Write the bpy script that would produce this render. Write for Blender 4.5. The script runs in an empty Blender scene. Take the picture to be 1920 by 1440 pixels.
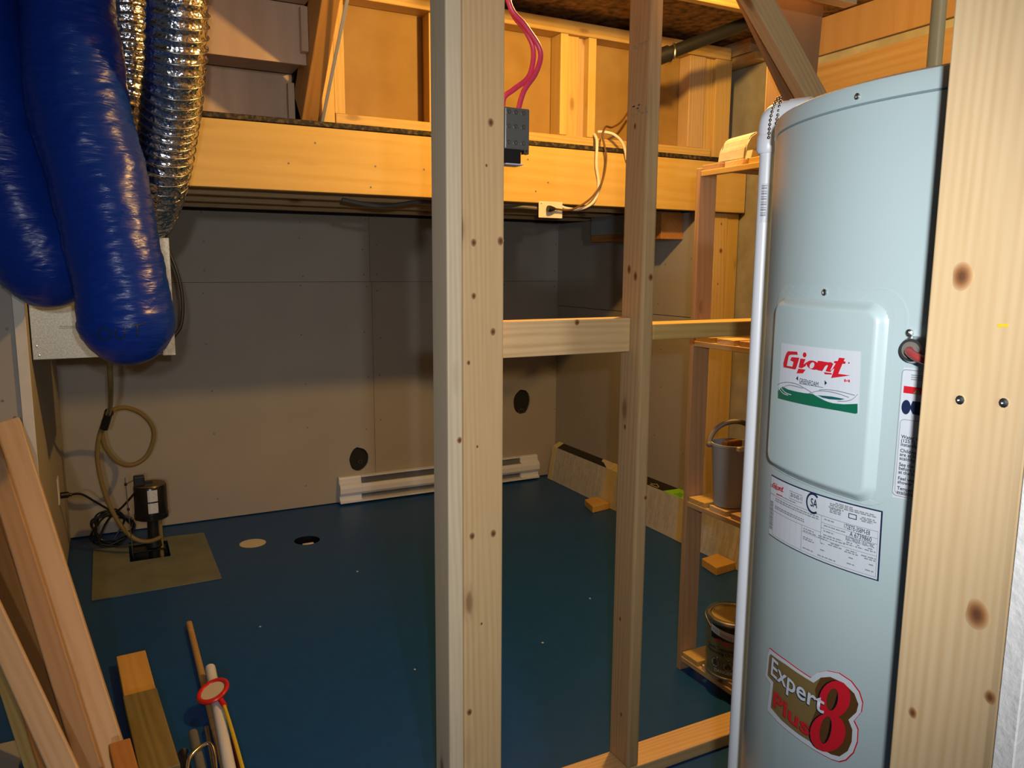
import bpy, bmesh, math, random
from mathutils import Vector, Matrix, noise
from mathutils.bvhtree import BVHTree

random.seed(7)
S = bpy.context.scene
COL = S.collection
R = math.radians

# ------------------------------------------------------------------ camera
cam = bpy.data.cameras.new('camera')
cam.sensor_fit = 'HORIZONTAL'
cam.sensor_width = 36.0
cam.lens = 36.0 * 1458.57 / 1920
cam.clip_start = 0.01
camo = bpy.data.objects.new('camera', cam)
COL.objects.link(camo)
YAW, PIT, ROL = R(27.3453), R(8.58558), R(0.374163)
fw = Vector((math.sin(YAW) * math.cos(PIT), math.cos(YAW) * math.cos(PIT), -math.sin(PIT)))
rt0 = Vector((math.cos(YAW), -math.sin(YAW), 0))
up0 = rt0.cross(fw)
rt = rt0 * math.cos(ROL) + up0 * math.sin(ROL)
up = up0 * math.cos(ROL) - rt0 * math.sin(ROL)
camo.matrix_world = Matrix(((rt.x, up.x, -fw.x, 0), (rt.y, up.y, -fw.y, 0), (rt.z, up.z, -fw.z, 1.38), (0, 0, 0, 1)))
S.camera = camo

# ------------------------------------------------------------------ world, lamps, exposure
W = bpy.data.worlds.new('world')
S.world = W
W.use_nodes = True
W.node_tree.nodes['Background'].inputs[0].default_value = (0.75, 0.85, 1.0, 1)
W.node_tree.nodes['Background'].inputs[1].default_value = 0.035


def lamp(name, kind, loc, energy, color, size, rot=None):
    l = bpy.data.lights.new(name, kind)
    l.energy = energy
    l.color = color
    if kind == 'AREA':
        l.size = size
    else:
        l.shadow_soft_size = size
    o = bpy.data.objects.new(name, l)
    o.location = loc
    if rot:
        o.rotation_euler = rot
    COL.objects.link(o)
    return o


lamp('tungsten_bulb', 'POINT', (1.56, 1.97, 2.37), 88, (1.0, 0.56, 0.145), 0.035)
fl = lamp('camera_flash', 'SPOT', (0.05, -0.02, 1.46), 48, (0.985, 0.975, 0.96), 0.015)
fl.data.spot_size = R(94)
fl.data.spot_blend = 1.0
fl.rotation_euler = Vector((math.sin(R(25)), math.cos(R(25)), -0.18)).to_track_quat('-Z', 'Y').to_euler()
lamp('room_lamp_behind', 'POINT', (-0.28, -2.2, 1.80), 104, (0.99, 0.975, 0.96), 0.06)
S.view_settings.view_transform = 'Standard'
S.view_settings.look = 'None'
S.view_settings.gamma = 1
S.view_settings.use_curve_mapping = False
S.view_settings.exposure = 0.0


# ------------------------------------------------------------------ materials
def newmat(name, color=(0.5, 0.5, 0.5), rough=0.6, metal=0.0, spec=0.5):
    m = bpy.data.materials.new(name)
    m.use_nodes = True
    b = m.node_tree.nodes['Principled BSDF']
    b.inputs['Base Color'].default_value = (*color, 1)
    b.inputs['Roughness'].default_value = rough
    b.inputs['Metallic'].default_value = metal
    b.inputs['Specular IOR Level'].default_value = spec
    return m


def nd(m, typ, **kw):
    n = m.node_tree.nodes.new(typ)
    for k, v in kw.items():
        if isinstance(k, str) and hasattr(n, k):
            setattr(n, k, v)
        else:
            n.inputs[k].default_value = v
    return n


def lk(m, a, ao, b, bi):
    m.node_tree.links.new(a.outputs[ao], b.inputs[bi])


def ramp(m, stops):
    r = m.node_tree.nodes.new('ShaderNodeValToRGB')
    e = r.color_ramp.elements
    while len(e) < len(stops):
        e.new(0.5)
    for i, (p, c) in enumerate(stops):
        e[i].position = p
        e[i].color = (*c, 1)
    return r


def speckle(name, c0, c1, scale, rough, bump=0.0, detail=4, metal=0.0, lo=0.35, hi=0.65):
    m = newmat(name, c0, rough, metal)
    b = m.node_tree.nodes['Principled BSDF']
    tc = nd(m, 'ShaderNodeTexCoord')
    n = nd(m, 'ShaderNodeTexNoise')
    n.inputs['Scale'].default_value = scale
    n.inputs['Detail'].default_value = detail
    lk(m, tc, 'Object', n, 'Vector')
    r = ramp(m, [(lo, c0), (hi, c1)])
    lk(m, n, 'Fac', r, 'Fac')
    lk(m, r, 'Color', b, 'Base Color')
    if bump:
        bp = nd(m, 'ShaderNodeBump')
        bp.inputs['Strength'].default_value = bump
        bp.inputs['Distance'].default_value = 0.002
        lk(m, n, 'Fac', bp, 'Height')
        lk(m, bp, 'Normal', b, 'Normal')
    return m


def wood(name, light, dark, knot=(0.16, 0.06, 0.02), rings=55, knots=1.0, rough=0.55, stain=None):
    m = newmat(name, light, rough, spec=0.3)
    b = m.node_tree.nodes['Principled BSDF']
    tc = nd(m, 'ShaderNodeTexCoord')
    oi = nd(m, 'ShaderNodeObjectInfo')
    mul = nd(m, 'ShaderNodeMath', operation='MULTIPLY')
    mul.inputs[1].default_value = 37.0
    lk(m, oi, 'Random', mul, 0)
    add = nd(m, 'ShaderNodeVectorMath', operation='ADD')
    lk(m, tc, 'Object', add, 0)
    lk(m, mul, 'Value', add, 1)
    # stretched coordinate: grain runs along local Z
    mp = nd(m, 'ShaderNodeMapping')
    mp.inputs['Scale'].default_value = (1, 1, 0.07)
    lk(m, add, 'Vector', mp, 'Vector')
    # knots
    kv = nd(m, 'ShaderNodeMapping')
    kv.inputs['Scale'].default_value = (9, 9, 3.4)
    lk(m, add, 'Vector', kv, 'Vector')
    vo = nd(m, 'ShaderNodeTexVoronoi')
    vo.inputs['Scale'].default_value = 1.0
    lk(m, kv, 'Vector', vo, 'Vector')
    kr = ramp(m, [(0.0, (1, 1, 1)), (0.075, (0.75, 0.75, 0.75)), (0.12, (0.16, 0.16, 0.16)), (0.20, (0, 0, 0))])
    lk(m, vo, 'Distance', kr, 'Fac')
    # straight rings that wander a little and bend round the knots
    n1 = nd(m, 'ShaderNodeTexNoise')
    n1.inputs['Scale'].default_value = 6
    n1.inputs['Detail'].default_value = 2
    lk(m, mp, 'Vector', n1, 'Vector')
    dp = nd(m, 'ShaderNodeVectorMath', operation='DOT_PRODUCT')
    lk(m, mp, 'Vector', dp, 0)
    dp.inputs[1].default_value = (0.83, 0.95, 0.35)
    acr = nd(m, 'ShaderNodeMath', operation='MULTIPLY')
    lk(m, dp, 'Value', acr, 0)
    acr.inputs[1].default_value = rings * 11.0
    wob = nd(m, 'ShaderNodeMath', operation='MULTIPLY_ADD')
    lk(m, n1, 'Fac', wob, 0)
    wob.inputs[1].default_value = rings * 1.1
    lk(m, acr, 'Value', wob, 2)
    rg = nd(m, 'ShaderNodeMath', operation='MULTIPLY_ADD')
    lk(m, kr, 'Color', rg, 0)
    rg.inputs[1].default_value = 7.0
    lk(m, wob, 'Value', rg, 2)
    sn = nd(m, 'ShaderNodeMath', operation='SINE')
    lk(m, rg, 'Value', sn, 0)
    s2 = nd(m, 'ShaderNodeMath', operation='MULTIPLY_ADD')
    lk(m, sn, 'Value', s2, 0)
    s2.inputs[2].default_value = 0.42
    na = nd(m, 'ShaderNodeTexNoise')
    na.inputs['Scale'].default_value = 19
    na.inputs['Detail'].default_value = 3
    lk(m, mp, 'Vector', na, 'Vector')
    am = nd(m, 'ShaderNodeMapRange')
    am.inputs['From Min'].default_value = 0.38
    am.inputs['From Max'].default_value = 0.68
    am.inputs['To Min'].default_value = 0.03
    am.inputs['To Max'].default_value = 0.30
    lk(m, na, 'Fac', am, 'Value')
    lk(m, am, 'Result', s2, 1)
    n2 = nd(m, 'ShaderNodeTexNoise')
    n2.inputs['Scale'].default_value = 130
    n2.inputs['Detail'].default_value = 2
    lk(m, mp, 'Vector', n2, 'Vector')
    s3 = nd(m, 'ShaderNodeMath', operation='MULTIPLY_ADD')
    lk(m, n2, 'Fac', s3, 0)
    s3.inputs[1].default_value = 0.5
    lk(m, s2, 'Value', s3, 2)
    mid = tuple((a * 0.6 + c * 0.4) for a, c in zip(light, dark))
    r = ramp(m, [(0.25, light), (0.62, mid), (1.0, dark)])
    lk(m, s3, 'Value', r, 'Fac')
    # broad tone
    n3 = nd(m, 'ShaderNodeTexNoise')
    n3.inputs['Scale'].default_value = 5
    lk(m, mp, 'Vector', n3, 'Vector')
    r3 = ramp(m, [(0.35, (0, 0, 0)), (0.7, (1, 1, 1))])
    lk(m, n3, 'Fac', r3, 'Fac')
    mx = nd(m, 'ShaderNodeMix', data_type='RGBA')
    mx.inputs[7].default_value = (*(stain or tuple(c * 0.8 for c in mid)), 1)
    fm = nd(m, 'ShaderNodeMath', operation='MULTIPLY')
    lk(m, r3, 'Color', fm, 0)
    fm.inputs[1].default_value = 0.55
    lk(m, fm, 'Value', mx, 0)
    lk(m, r, 'Color', mx, 6)
    mk = nd(m, 'ShaderNodeMix', data_type='RGBA')
    mk.inputs[7].default_value = (*knot, 1)
    km = nd(m, 'ShaderNodeMath', operation='MULTIPLY')
    lk(m, kr, 'Color', km, 0)
    km.inputs[1].default_value = 0.85 * knots
    lk(m, km, 'Value', mk, 0)
    lk(m, mx, 2, mk, 6)
    lk(m, mk, 2, b, 'Base Color')
    bp = nd(m, 'ShaderNodeBump')
    bp.inputs['Strength'].default_value = 0.15
    bp.inputs['Distance'].default_value = 0.001
    lk(m, n2, 'Fac', bp, 'Height')
    lk(m, bp, 'Normal', b, 'Normal')
    return m


PINE = wood('pine_pale', (0.82, 0.60, 0.33), (0.63, 0.41, 0.19), rings=40, knots=0.9)
PINEN = wood('pine_near', (0.68, 0.52, 0.315), (0.53, 0.36, 0.18), rings=75, knots=0.6)
PINEB = wood('pine_brown', (0.61, 0.44, 0.235), (0.44, 0.29, 0.135), rings=45)
PINEG = wood('pine_grey', (0.82, 0.70, 0.50), (0.64, 0.52, 0.35), rings=60)
BEAM = wood('spruce_beam', (0.68, 0.49, 0.155), (0.59, 0.38, 0.105), rings=14, knots=0.55)
SPR = wood('spruce_frame', (0.68, 0.48, 0.18), (0.52, 0.33, 0.10), rings=30, knots=0.7)
PINK = wood('pine_pinkish', (0.53, 0.345, 0.19), (0.41, 0.245, 0.125), rings=30, knots=0.6)
ORNG = wood('cedar_orange', (0.50, 0.24, 0.07), (0.36, 0.15, 0.04), rings=30, knots=0.4)
TREAT = wood('treated_green', (0.27, 0.21, 0.07), (0.16, 0.13, 0.05), rings=24, knots=0.3)
PLY = wood('plywood', (0.52, 0.38, 0.27), (0.44, 0.31, 0.21), rings=8, knots=0.15, stain=(0.38, 0.26, 0.18))
PLYO = wood('plywood_orange', (0.34, 0.22, 0.115), (0.29, 0.175, 0.085), rings=7, knots=0.1)
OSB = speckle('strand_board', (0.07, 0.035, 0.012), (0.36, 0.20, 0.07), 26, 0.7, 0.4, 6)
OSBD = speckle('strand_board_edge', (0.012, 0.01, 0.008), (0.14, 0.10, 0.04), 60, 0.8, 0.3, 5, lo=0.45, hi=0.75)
PAPER = speckle('drywall_back_paper', (0.29, 0.18, 0.052), (0.33, 0.21, 0.065), 9, 0.85)
DRY = speckle('drywall_face', (0.345, 0.325, 0.285), (0.37, 0.35, 0.305), 3.0, 0.85)
DRYW = speckle('drywall_edge_light', (0.62, 0.60, 0.54), (0.70, 0.67, 0.60), 12, 0.85, 0.2)
PAINTW = speckle('white_wall_paint', (0.78, 0.79, 0.80), (0.86, 0.86, 0.86), 140, 0.6, 0.6)
DARKGAP = newmat('dark_gap', (0.012, 0.012, 0.012), 0.9)
CONC = speckle('concrete', (0.25, 0.24, 0.18), (0.34, 0.325, 0.26), 9, 0.9, 0.3, 8)
CONCP = speckle('bare_concrete', (0.145, 0.165, 0.125), (0.19, 0.205, 0.155), 7, 0.9, 0.2, 6)
FLOORM = speckle('blue_floor_paint', (0.003, 0.058, 0.220), (0.004, 0.066, 0.245), 22, 0.42, 0.12, 6)
WHITE = newmat('white_plastic', (0.72, 0.76, 0.83), 0.35)
OFFW = newmat('cream_plastic', (0.78, 0.74, 0.64), 0.4)
HEAT = newmat('heater_enamel', (0.445, 0.565, 0.595), 0.28)
CREAMP = newmat('cream_pipe', (0.62, 0.54, 0.30), 0.4)
BLACK = newmat('black_plastic', (0.010, 0.010, 0.011), 0.4)
BLKM = newmat('black_enamel', (0.008, 0.008, 0.009), 0.25)
GREYP = newmat('grey_plastic', (0.36, 0.38, 0.40), 0.45)
GREYD = newmat('grey_plastic_dark', (0.17, 0.155, 0.14), 0.5)
STEEL = newmat('steel', (0.55, 0.55, 0.56), 0.3, 1.0)
CHROME = newmat('chrome', (0.8, 0.8, 0.8), 0.08, 1.0)
BRASS = newmat('bead_chain_metal', (0.45, 0.40, 0.32), 0.25, 1.0)
TIN = newmat('tin_lid', (0.50, 0.40, 0.16), 0.38, 0.4)
RED = newmat('red_print', (0.58, 0.012, 0.025), 0.4)
REDP = newmat('red_plastic', (0.62, 0.02, 0.02), 0.35)
PINKC = newmat('pink_cable', (0.62, 0.05, 0.13), 0.35)
CABW = newmat('white_cable', (0.80, 0.76, 0.66), 0.45)
CABB = newmat('brown_cable', (0.12, 0.055, 0.02), 0.5)
CABG = newmat('grey_cable', (0.10, 0.10, 0.095), 0.5)
PRINTK = newmat('dark_print', (0.02, 0.025, 0.035), 0.5)
PRINTG = newmat('grey_print', (0.25, 0.27, 0.30), 0.5)
PRINTB = newmat('navy_print', (0.01, 0.02, 0.07), 0.4)
GREEN = newmat('green_print', (0.004, 0.13, 0.07), 0.4)
TEAL = newmat('teal_print', (0.004, 0.10, 0.11), 0.4)
GOLD = newmat('gold_print', (0.20, 0.14, 0.05), 0.35)
BROWNP = newmat('brown_print', (0.10, 0.045, 0.012), 0.4)
STICK = newmat('white_sticker', (0.60, 0.65, 0.73), 0.4)
LIME = newmat('lime_print', (0.26, 0.62, 0.02), 0.5)
YELLOW = newmat('yellow_pole', (0.70, 0.52, 0.02), 0.4)
OLIVE = newmat('olive_label', (0.15, 0.165, 0.075), 0.4)
DOWEL = wood('dowel_wood', (0.55, 0.36, 0.14), (0.44, 0.27, 0.10), rings=20, knots=0)
STYRO = speckle('foam_cream', (0.34, 0.33, 0.30), (0.38, 0.37, 0.34), 60, 0.9, 0.3)
MAROON = newmat('maroon_plastic', (0.08, 0.008, 0.012), 0.4)
SILTY = newmat('inner_wall_disc', (0.68, 0.62, 0.46), 0.3)


def galvanised():
    m = speckle('galvanised_sheet', (0.36, 0.37, 0.32), (0.50, 0.51, 0.45), 170, 0.45, 0.0, 3, 0.35)
    return m


GALV = galvanised()


def hosemat():
    m = newmat('clear_vinyl_hose', (0.30, 0.22, 0.09), 0.25)
    b = m.node_tree.nodes['Principled BSDF']
    b.inputs['Transmission Weight'].default_value = 0.35
    b.inputs['IOR'].default_value = 1.2
    return m


HOSE = hosemat()


def bluemat():
    m = newmat('blue_vapour_film', (0.005, 0.032, 0.27), 0.28, 0.0, 0.33)
    b = m.node_tree.nodes['Principled BSDF']
    tc = nd(m, 'ShaderNodeTexCoord')
    mp = nd(m, 'ShaderNodeMapping')
    mp.inputs['Scale'].default_value = (14, 14, 70)
    mp.inputs['Rotation'].default_value = (0.25, 0.1, 0)
    lk(m, tc, 'Object', mp, 'Vector')
    n = nd(m, 'ShaderNodeTexNoise')
    n.inputs['Scale'].default_value = 1.0
    n.inputs['Detail'].default_value = 5
    n.inputs['Distortion'].default_value = 0.8
    lk(m, mp, 'Vector', n, 'Vector')
    bp = nd(m, 'ShaderNodeBump')
    bp.inputs['Strength'].default_value = 0.55
    bp.inputs['Distance'].default_value = 0.006
    lk(m, n, 'Fac', bp, 'Height')
    lk(m, bp, 'Normal', b, 'Normal')
    return m


BLUE = bluemat()


def foilmat():
    m = newmat('crumpled_foil', (0.72, 0.73, 0.75), 0.16, 1.0)
    b = m.node_tree.nodes['Principled BSDF']
    tc = nd(m, 'ShaderNodeTexCoord')
    v = nd(m, 'ShaderNodeTexVoronoi')
    v.inputs['Scale'].default_value = 95
    lk(m, tc, 'Object', v, 'Vector')
    n = nd(m, 'ShaderNodeTexNoise')
    n.inputs['Scale'].default_value = 55
    n.inputs['Detail'].default_value = 4
    lk(m, tc, 'Object', n, 'Vector')
    a = nd(m, 'ShaderNodeMath', operation='ADD')
    lk(m, v, 'Distance', a, 0)
    lk(m, n, 'Fac', a, 1)
    bp = nd(m, 'ShaderNodeBump')
    bp.inputs['Strength'].default_value = 0.5
    bp.inputs['Distance'].default_value = 0.004
    lk(m, a, 'Value', bp, 'Height')
    lk(m, bp, 'Normal', b, 'Normal')
    return m


FOIL = foilmat()


# ------------------------------------------------------------------ geometry helpers
def tag(o, label=None, cat=None, group=None, kind='thing'):
    if label:
        o['label'] = label
    if cat:
        o['category'] = cat
    if group:
        o['group'] = group
    if kind:
        o['kind'] = kind
    return o


def thing(name, label, cat, loc=(0, 0, 0), group=None):
    o = bpy.data.objects.new(name, None)
    o.location = loc
    o.empty_display_size = 0.05
    COL.objects.link(o)
    return tag(o, label, cat, group)


def wloc(o):
    v = Vector(o.location)
    while o.parent:
        o = o.parent
        v += Vector(o.location)
    return v


def link(name, me, mat, parent=None, M=None, smooth=False):
    o = bpy.data.objects.new(name, me)
    if not me.materials and mat:
        me.materials.append(mat)
    COL.objects.link(o)
    M = M or Matrix()
    if parent:
        o.parent = parent
        # every parent in this scene is unrotated, or a board whose own matrix is undone here
        P = Matrix()
        chain = []
        q = parent
        while q:
            chain.append(q)
            q = q.parent
        for q in reversed(chain):
            P = P @ q.matrix_basis
        o.matrix_basis = P.inverted() @ M
    else:
        o.matrix_basis = M
    if smooth:
        for p in me.polygons:
            p.use_smooth = True
        if smooth != 'all':
            me.set_sharp_from_angle(angle=R(38))
    return o


def mk(name, bm, mat, parent=None, smooth=False, origin=None):
    if origin is None:
        if bm.verts:
            xs = [v.co.x for v in bm.verts]
            ys = [v.co.y for v in bm.verts]
            zs = [v.co.z for v in bm.verts]
            origin = ((min(xs) + max(xs)) / 2, (min(ys) + max(ys)) / 2, min(zs))
        else:
            origin = (0, 0, 0)
    origin = Vector(origin)
    for v in bm.verts:
        v.co -= origin
    me = bpy.data.meshes.new(name)
    bmesh.ops.recalc_face_normals(bm, faces=bm.faces[:])
    bm.to_mesh(me)
    bm.free()
    return link(name, me, mat, parent, Matrix.Translation(origin), smooth)


def bbox(bm, lo, hi, bev=0.0, segs=1):
    b2 = bmesh.new()
    bmesh.ops.create_cube(b2, size=1)
    c = [(a + b) / 2 for a, b in zip(lo, hi)]
    d = [b - a for a, b in zip(lo, hi)]
    for v in b2.verts:
        v.co = Vector([c[i] + v.co[i] * d[i] for i in range(3)])
    if bev:
        bmesh.ops.bevel(b2, geom=b2.edges[:], offset=bev, segments=segs, affect='EDGES', profile=0.5)
    me = bpy.data.meshes.new('tmp')
    b2.to_mesh(me)
    b2.free()
    bm.from_mesh(me)
    bpy.data.meshes.remove(me)
    return bm


def box(name, lo, hi, mat, parent=None, bev=0.002, segs=1):
    return mk(name, bbox(bmesh.new(), lo, hi, bev, segs), mat, parent)


def plank(name, p0, p1, w, t, wdir, mat, parent=None, bev=0.003, cut=0.0):
    """timber from p0 to p1 (centre line); w along wdir, t across; grain runs along its own Z"""
    p0, p1 = Vector(p0), Vector(p1)
    z = (p1 - p0)
    L = z.length
    z.normalize()
    x = Vector(wdir)
    x = (x - z * x.dot(z)).normalized()
    y = z.cross(x)
    M = Matrix(((x.x, y.x, z.x, p0.x), (x.y, y.y, z.y, p0.y), (x.z, y.z, z.z, p0.z), (0, 0, 0, 1)))
    bm = bbox(bmesh.new(), (-w / 2, -t / 2, 0), (w / 2, t / 2, L), bev, 2)
    me = bpy.data.meshes.new(name)
    bm.to_mesh(me)
    bm.free()
    return link(name, me, mat, parent, M)


def lum(name, lo, hi, axis, mat, parent=None, bev=0.003):
    """axis-aligned timber, grain along axis"""
    c = [(a + b) / 2 for a, b in zip(lo, hi)]
    d = [b - a for a, b in zip(lo, hi)]
    if axis == 'z':
        return plank(name, (c[0], c[1], lo[2]), (c[0], c[1], hi[2]), d[0], d[1], (1, 0, 0), mat, parent, bev)
    if axis == 'x':
        return plank(name, (lo[0], c[1], c[2]), (hi[0], c[1], c[2]), d[1], d[2], (0, 1, 0), mat, parent, bev)
    return plank(name, (c[0], lo[1], c[2]), (c[0], hi[1], c[2]), d[2], d[0], (0, 0, 1), mat, parent, bev)


def spline(pts, n=8):
    pts = [Vector(p) for p in pts]
    out = []
    for i in range(len(pts) - 1):
        a = pts[max(0, i - 1)]
        b, c = pts[i], pts[i + 1]
        d = pts[min(len(pts) - 1, i + 2)]
        for k in range(n):
            t = k / n
            out.append(0.5 * ((2 * b) + (c - a) * t + (2 * a - 5 * b + 4 * c - d) * t * t + (3 * b - a - 3 * c + d) * t ** 3))
    out.append(pts[-1])
    return out


def tube(bm, pts, rad, seg=10, n=6, cap=True, disp=None, raw=False):
    P = pts if raw else spline(pts, n)
    rings = []
    T = [(P[min(i + 1, len(P) - 1)] - P[max(i - 1, 0)]).normalized() for i in range(len(P))]
    ref = Vector((0, 0, 1)) if abs(T[0].z) < 0.9 else Vector((0, 1, 0))
    u = (ref - T[0] * ref.dot(T[0])).normalized()
    s = 0
    for i, p in enumerate(P):
        u = (u - T[i] * u.dot(T[i])).normalized()
        v = T[i].cross(u)
        if i:
            s += (P[i] - P[i - 1]).length
        r = rad(i / (len(P) - 1), s) if callable(rad) else rad
        ring = []
        for k in range(seg):
            a = 2 * math.pi * k / seg
            rr = r + (disp(a, s, i / (len(P) - 1)) if disp else 0)
            ring.append(bm.verts.new(p + (u * math.cos(a) + v * math.sin(a)) * rr))
        rings.append(ring)
    for i in range(len(rings) - 1):
        for k in range(seg):
            bm.faces.new((rings[i][k], rings[i][(k + 1) % seg], rings[i + 1][(k + 1) % seg], rings[i + 1][k]))
    if cap:
        bm.faces.new(rings[0][::-1])
        bm.faces.new(rings[-1])
    return bm


def lathe(bm, prof, c, seg=32, axis='z'):
    c = Vector(c)
    rings = []
    for r, h in prof:
        ring = []
        for k in range(seg):
            a = 2 * math.pi * k / seg
            if axis == 'z':
                q = Vector((r * math.cos(a), r * math.sin(a), h))
            elif axis == 'y':
                q = Vector((r * math.cos(a), h, r * math.sin(a)))
            else:
                q = Vector((h, r * math.cos(a), r * math.sin(a)))
            ring.append(bm.verts.new(c + q))
        rings.append(ring)
    for i in range(len(rings) - 1):
        for k in range(seg):
            bm.faces.new((rings[i][k], rings[i][(k + 1) % seg], rings[i + 1][(k + 1) % seg], rings[i + 1][k]))
    bm.faces.new(rings[0][::-1])
    bm.faces.new(rings[-1])
    return bm


def cyl(name, a, b, r, mat, parent=None, seg=16):
    return mk(name, tube(bmesh.new(), [Vector(a), Vector(b)], r, seg, raw=True), mat, parent, True)


def tmesh(curve):
    o = bpy.data.objects.new('tmp', curve)
    COL.objects.link(o)
    dg = bpy.context.evaluated_depsgraph_get()
    me = bpy.data.meshes.new_from_object(o.evaluated_get(dg))
    bpy.data.objects.remove(o)
    bpy.data.curves.remove(curve)
    me.materials.clear()
    return me


def fill(polys, depth=0.0):
    """filled outline(s) in the XY plane, inner loops cut out"""
    cu = bpy.data.curves.new('tmp', 'CURVE')
    cu.dimensions = '2D'
    cu.fill_mode = 'BOTH'
    cu.extrude = depth / 2
    for p in polys:
        s = cu.splines.new('POLY')
        s.points.add(len(p) - 1)
        for q, (x, y) in zip(s.points, p):
            q.co = (x, y, 0, 1)
        s.use_cyclic_u = True
    return tmesh(cu)


def textm(body, size, bold=0.0, shear=0.0, align='LEFT', sx=1.0):
    cu = bpy.data.curves.new('tmp', 'FONT')
    cu.body = body
    cu.size = size
    cu.shear = shear
    cu.offset = bold
    cu.align_x = align
    cu.resolution_u = 3
    me = tmesh(cu)
    if sx != 1:
        for v in me.vertices:
            v.co.x *= sx
    return me


def circle(cx, cy, rx, ry=None, n=24, wob=0.0):
    ry = ry or rx
    return [(cx + rx * (1 + wob * random.uniform(-1, 1)) * math.cos(2 * math.pi * k / n),
             cy + ry * (1 + wob * random.uniform(-1, 1)) * math.sin(2 * math.pi * k / n)) for k in range(n)]


def rect(x0, y0, x1, y1):
    return [(x0, y0), (x1, y0), (x1, y1), (x0, y1)]


def rrect(x0, y0, x1, y1, r, n=5):
    o = []
    for cx, cy, a0 in ((x1 - r, y1 - r, 0), (x0 + r, y1 - r, 90), (x0 + r, y0 + r, 180), (x1 - r, y0 + r, 270)):
        for k in range(n + 1):
            a = R(a0 + 90 * k / n)
            o.append((cx + r * math.cos(a), cy + r * math.sin(a)))
    return o


def merge(meshes):
    bm = bmesh.new()
    for m in meshes:
        bm.from_mesh(m)
        bpy.data.meshes.remove(m)
    return bm


def plane_matrix(o, x, y):
    x = Vector(x).normalized()
    y = Vector(y)
    y = (y - x * y.dot(x)).normalized()
    z = x.cross(y)
    o = Vector(o)
    return Matrix(((x.x, y.x, z.x, o.x), (x.y, y.y, z.y, o.y), (x.z, y.z, z.z, o.z), (0, 0, 0, 1)))


def flat(name, meshes, mat, M, parent=None):
    """flat print laid on a plane"""
    bm = merge(meshes)
    bm.transform(M)
    return mk(name, bm, mat, parent)


# ------------------------------------------------------------------ floor
pit = rect(0.013, 3.895, 0.187, 4.19)
h1, h2 = circle(0.567, 3.918, 0.066, 0.072), circle(0.819, 3.837, 0.064, 0.066)
me = fill([rect(-1.9, -1.8, 3.4, 4.45), pit, h1, h2], 0.02)
floor = link('floor', me, FLOORM, None, Matrix.Translation((0, 0, -0.01)))
floor['kind'] = 'structure'
patch = [(-0.14, 3.497), (0.37, 3.511), (0.364, 4.175), (0.2, 4.19), (0.06, 4.165), (-0.142, 4.155)]
flat('concrete_patch', [fill([patch, rect(0.012, 3.895, 0.188, 4.14)], 0.004)], CONCP, Matrix.Translation((0, 0, 0.0025)), floor)
bm = bmesh.new()
for lo, hi in (((0.003, 3.885, -0.5), (0.013, 4.2, -0.001)), ((0.187, 3.885, -0.5), (0.197, 4.2, -0.001)),
               ((0.003, 3.885, -0.5), (0.197, 3.895, -0.001)), ((0.003, 4.19, -0.5), (0.197, 4.2, -0.001)),
               ((0.003, 3.885, -0.51), (0.197, 4.2, -0.5))):
    bbox(bm, lo, hi)
mk('sump_pit', bm, BLACK, floor)
bm = lathe(bmesh.new(), [(0.064, -0.0015), (0.060, -0.006), (0.0, -0.010)], (0.567, 3.918, 0))
mk('drain_cover', bm, SILTY, floor, True)
bm = bmesh.new()
tube(bm, [Vector((0.819, 3.837, -0.0008)), Vector((0.819, 3.837, -0.2)), Vector((0.819, 3.837, -0.201))], lambda t, s: 0.0635 if t < 0.9 else 0.002, 24, cap=False, raw=True)
mk('drain_well', bm, BLKM, floor, True)
box('wood_scrap', (0.79, 3.79, -0.05), (0.845, 3.815, -0.006), OFFW, floor)
bm = bmesh.new()
for x, y in ((0.93, 3.32), (1.28, 2.86), (0.86, 2.38), (0.44, 2.95), (1.5, 3.4), (1.0, 2.2), (1.72, 2.6), (1.35, 2.35)):
    a = random.random() * 6
    s = random.uniform(0.003, 0.006)
    v = [bm.verts.new((x + s * math.cos(a + k * 1.57), y + s * math.sin(a + k * 1.57), 0.0012)) for k in range(4)]
    v += [bm.verts.new(q.co + Vector((0, 0, 0.002))) for q in v]
    for f in ((3, 2, 1, 0), (4, 5, 6, 7), (0, 1, 5, 4), (1, 2, 6, 5), (2, 3, 7, 6), (3, 0, 4, 7)):
        bm.faces.new([v[i] for i in f])
tag(mk('paint_chips', bm, STICK, floor), kind='stuff')

# ------------------------------------------------------------------ drywall bay: back, right, left
YB = 4.38
wb = box('wall_back', (-0.33, YB + 0.014, 0), (2.79, YB + 0.06, 1.887), DARKGAP)
wb['kind'] = 'structure'
MB = plane_matrix((0, YB + 0.0065, 0), (1, 0, 0), (0, 0, 1))
g = 0.0009
oval1 = circle(2.336, 0.513, 0.062, 0.081, 18, 0.05)
oval2 = circle(1.253, 0.252, 0.058, 0.071, 18, 0.05)
flat('drywall_panel', [fill([rect(-0.246, 0.006, 1.352 - g, 1.288 - g), oval2], 0.0127)], DRY, MB, wb)
flat('drywall_panel', [fill([rect(1.352 + g, 0.006, 2.605, 1.288 - g), oval1], 0.0127)], DRY, MB, wb)
flat('drywall_panel', [fill([rect(-0.246, 1.288 + g, 1.343 - g, 1.655)], 0.0127)], DRY, MB, wb)
flat('drywall_panel', [fill([rect(1.343 + g, 1.288 + g, 2.605, 1.655)], 0.0127)], DRY, MB, wb)
bm = bmesh.new()
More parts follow.
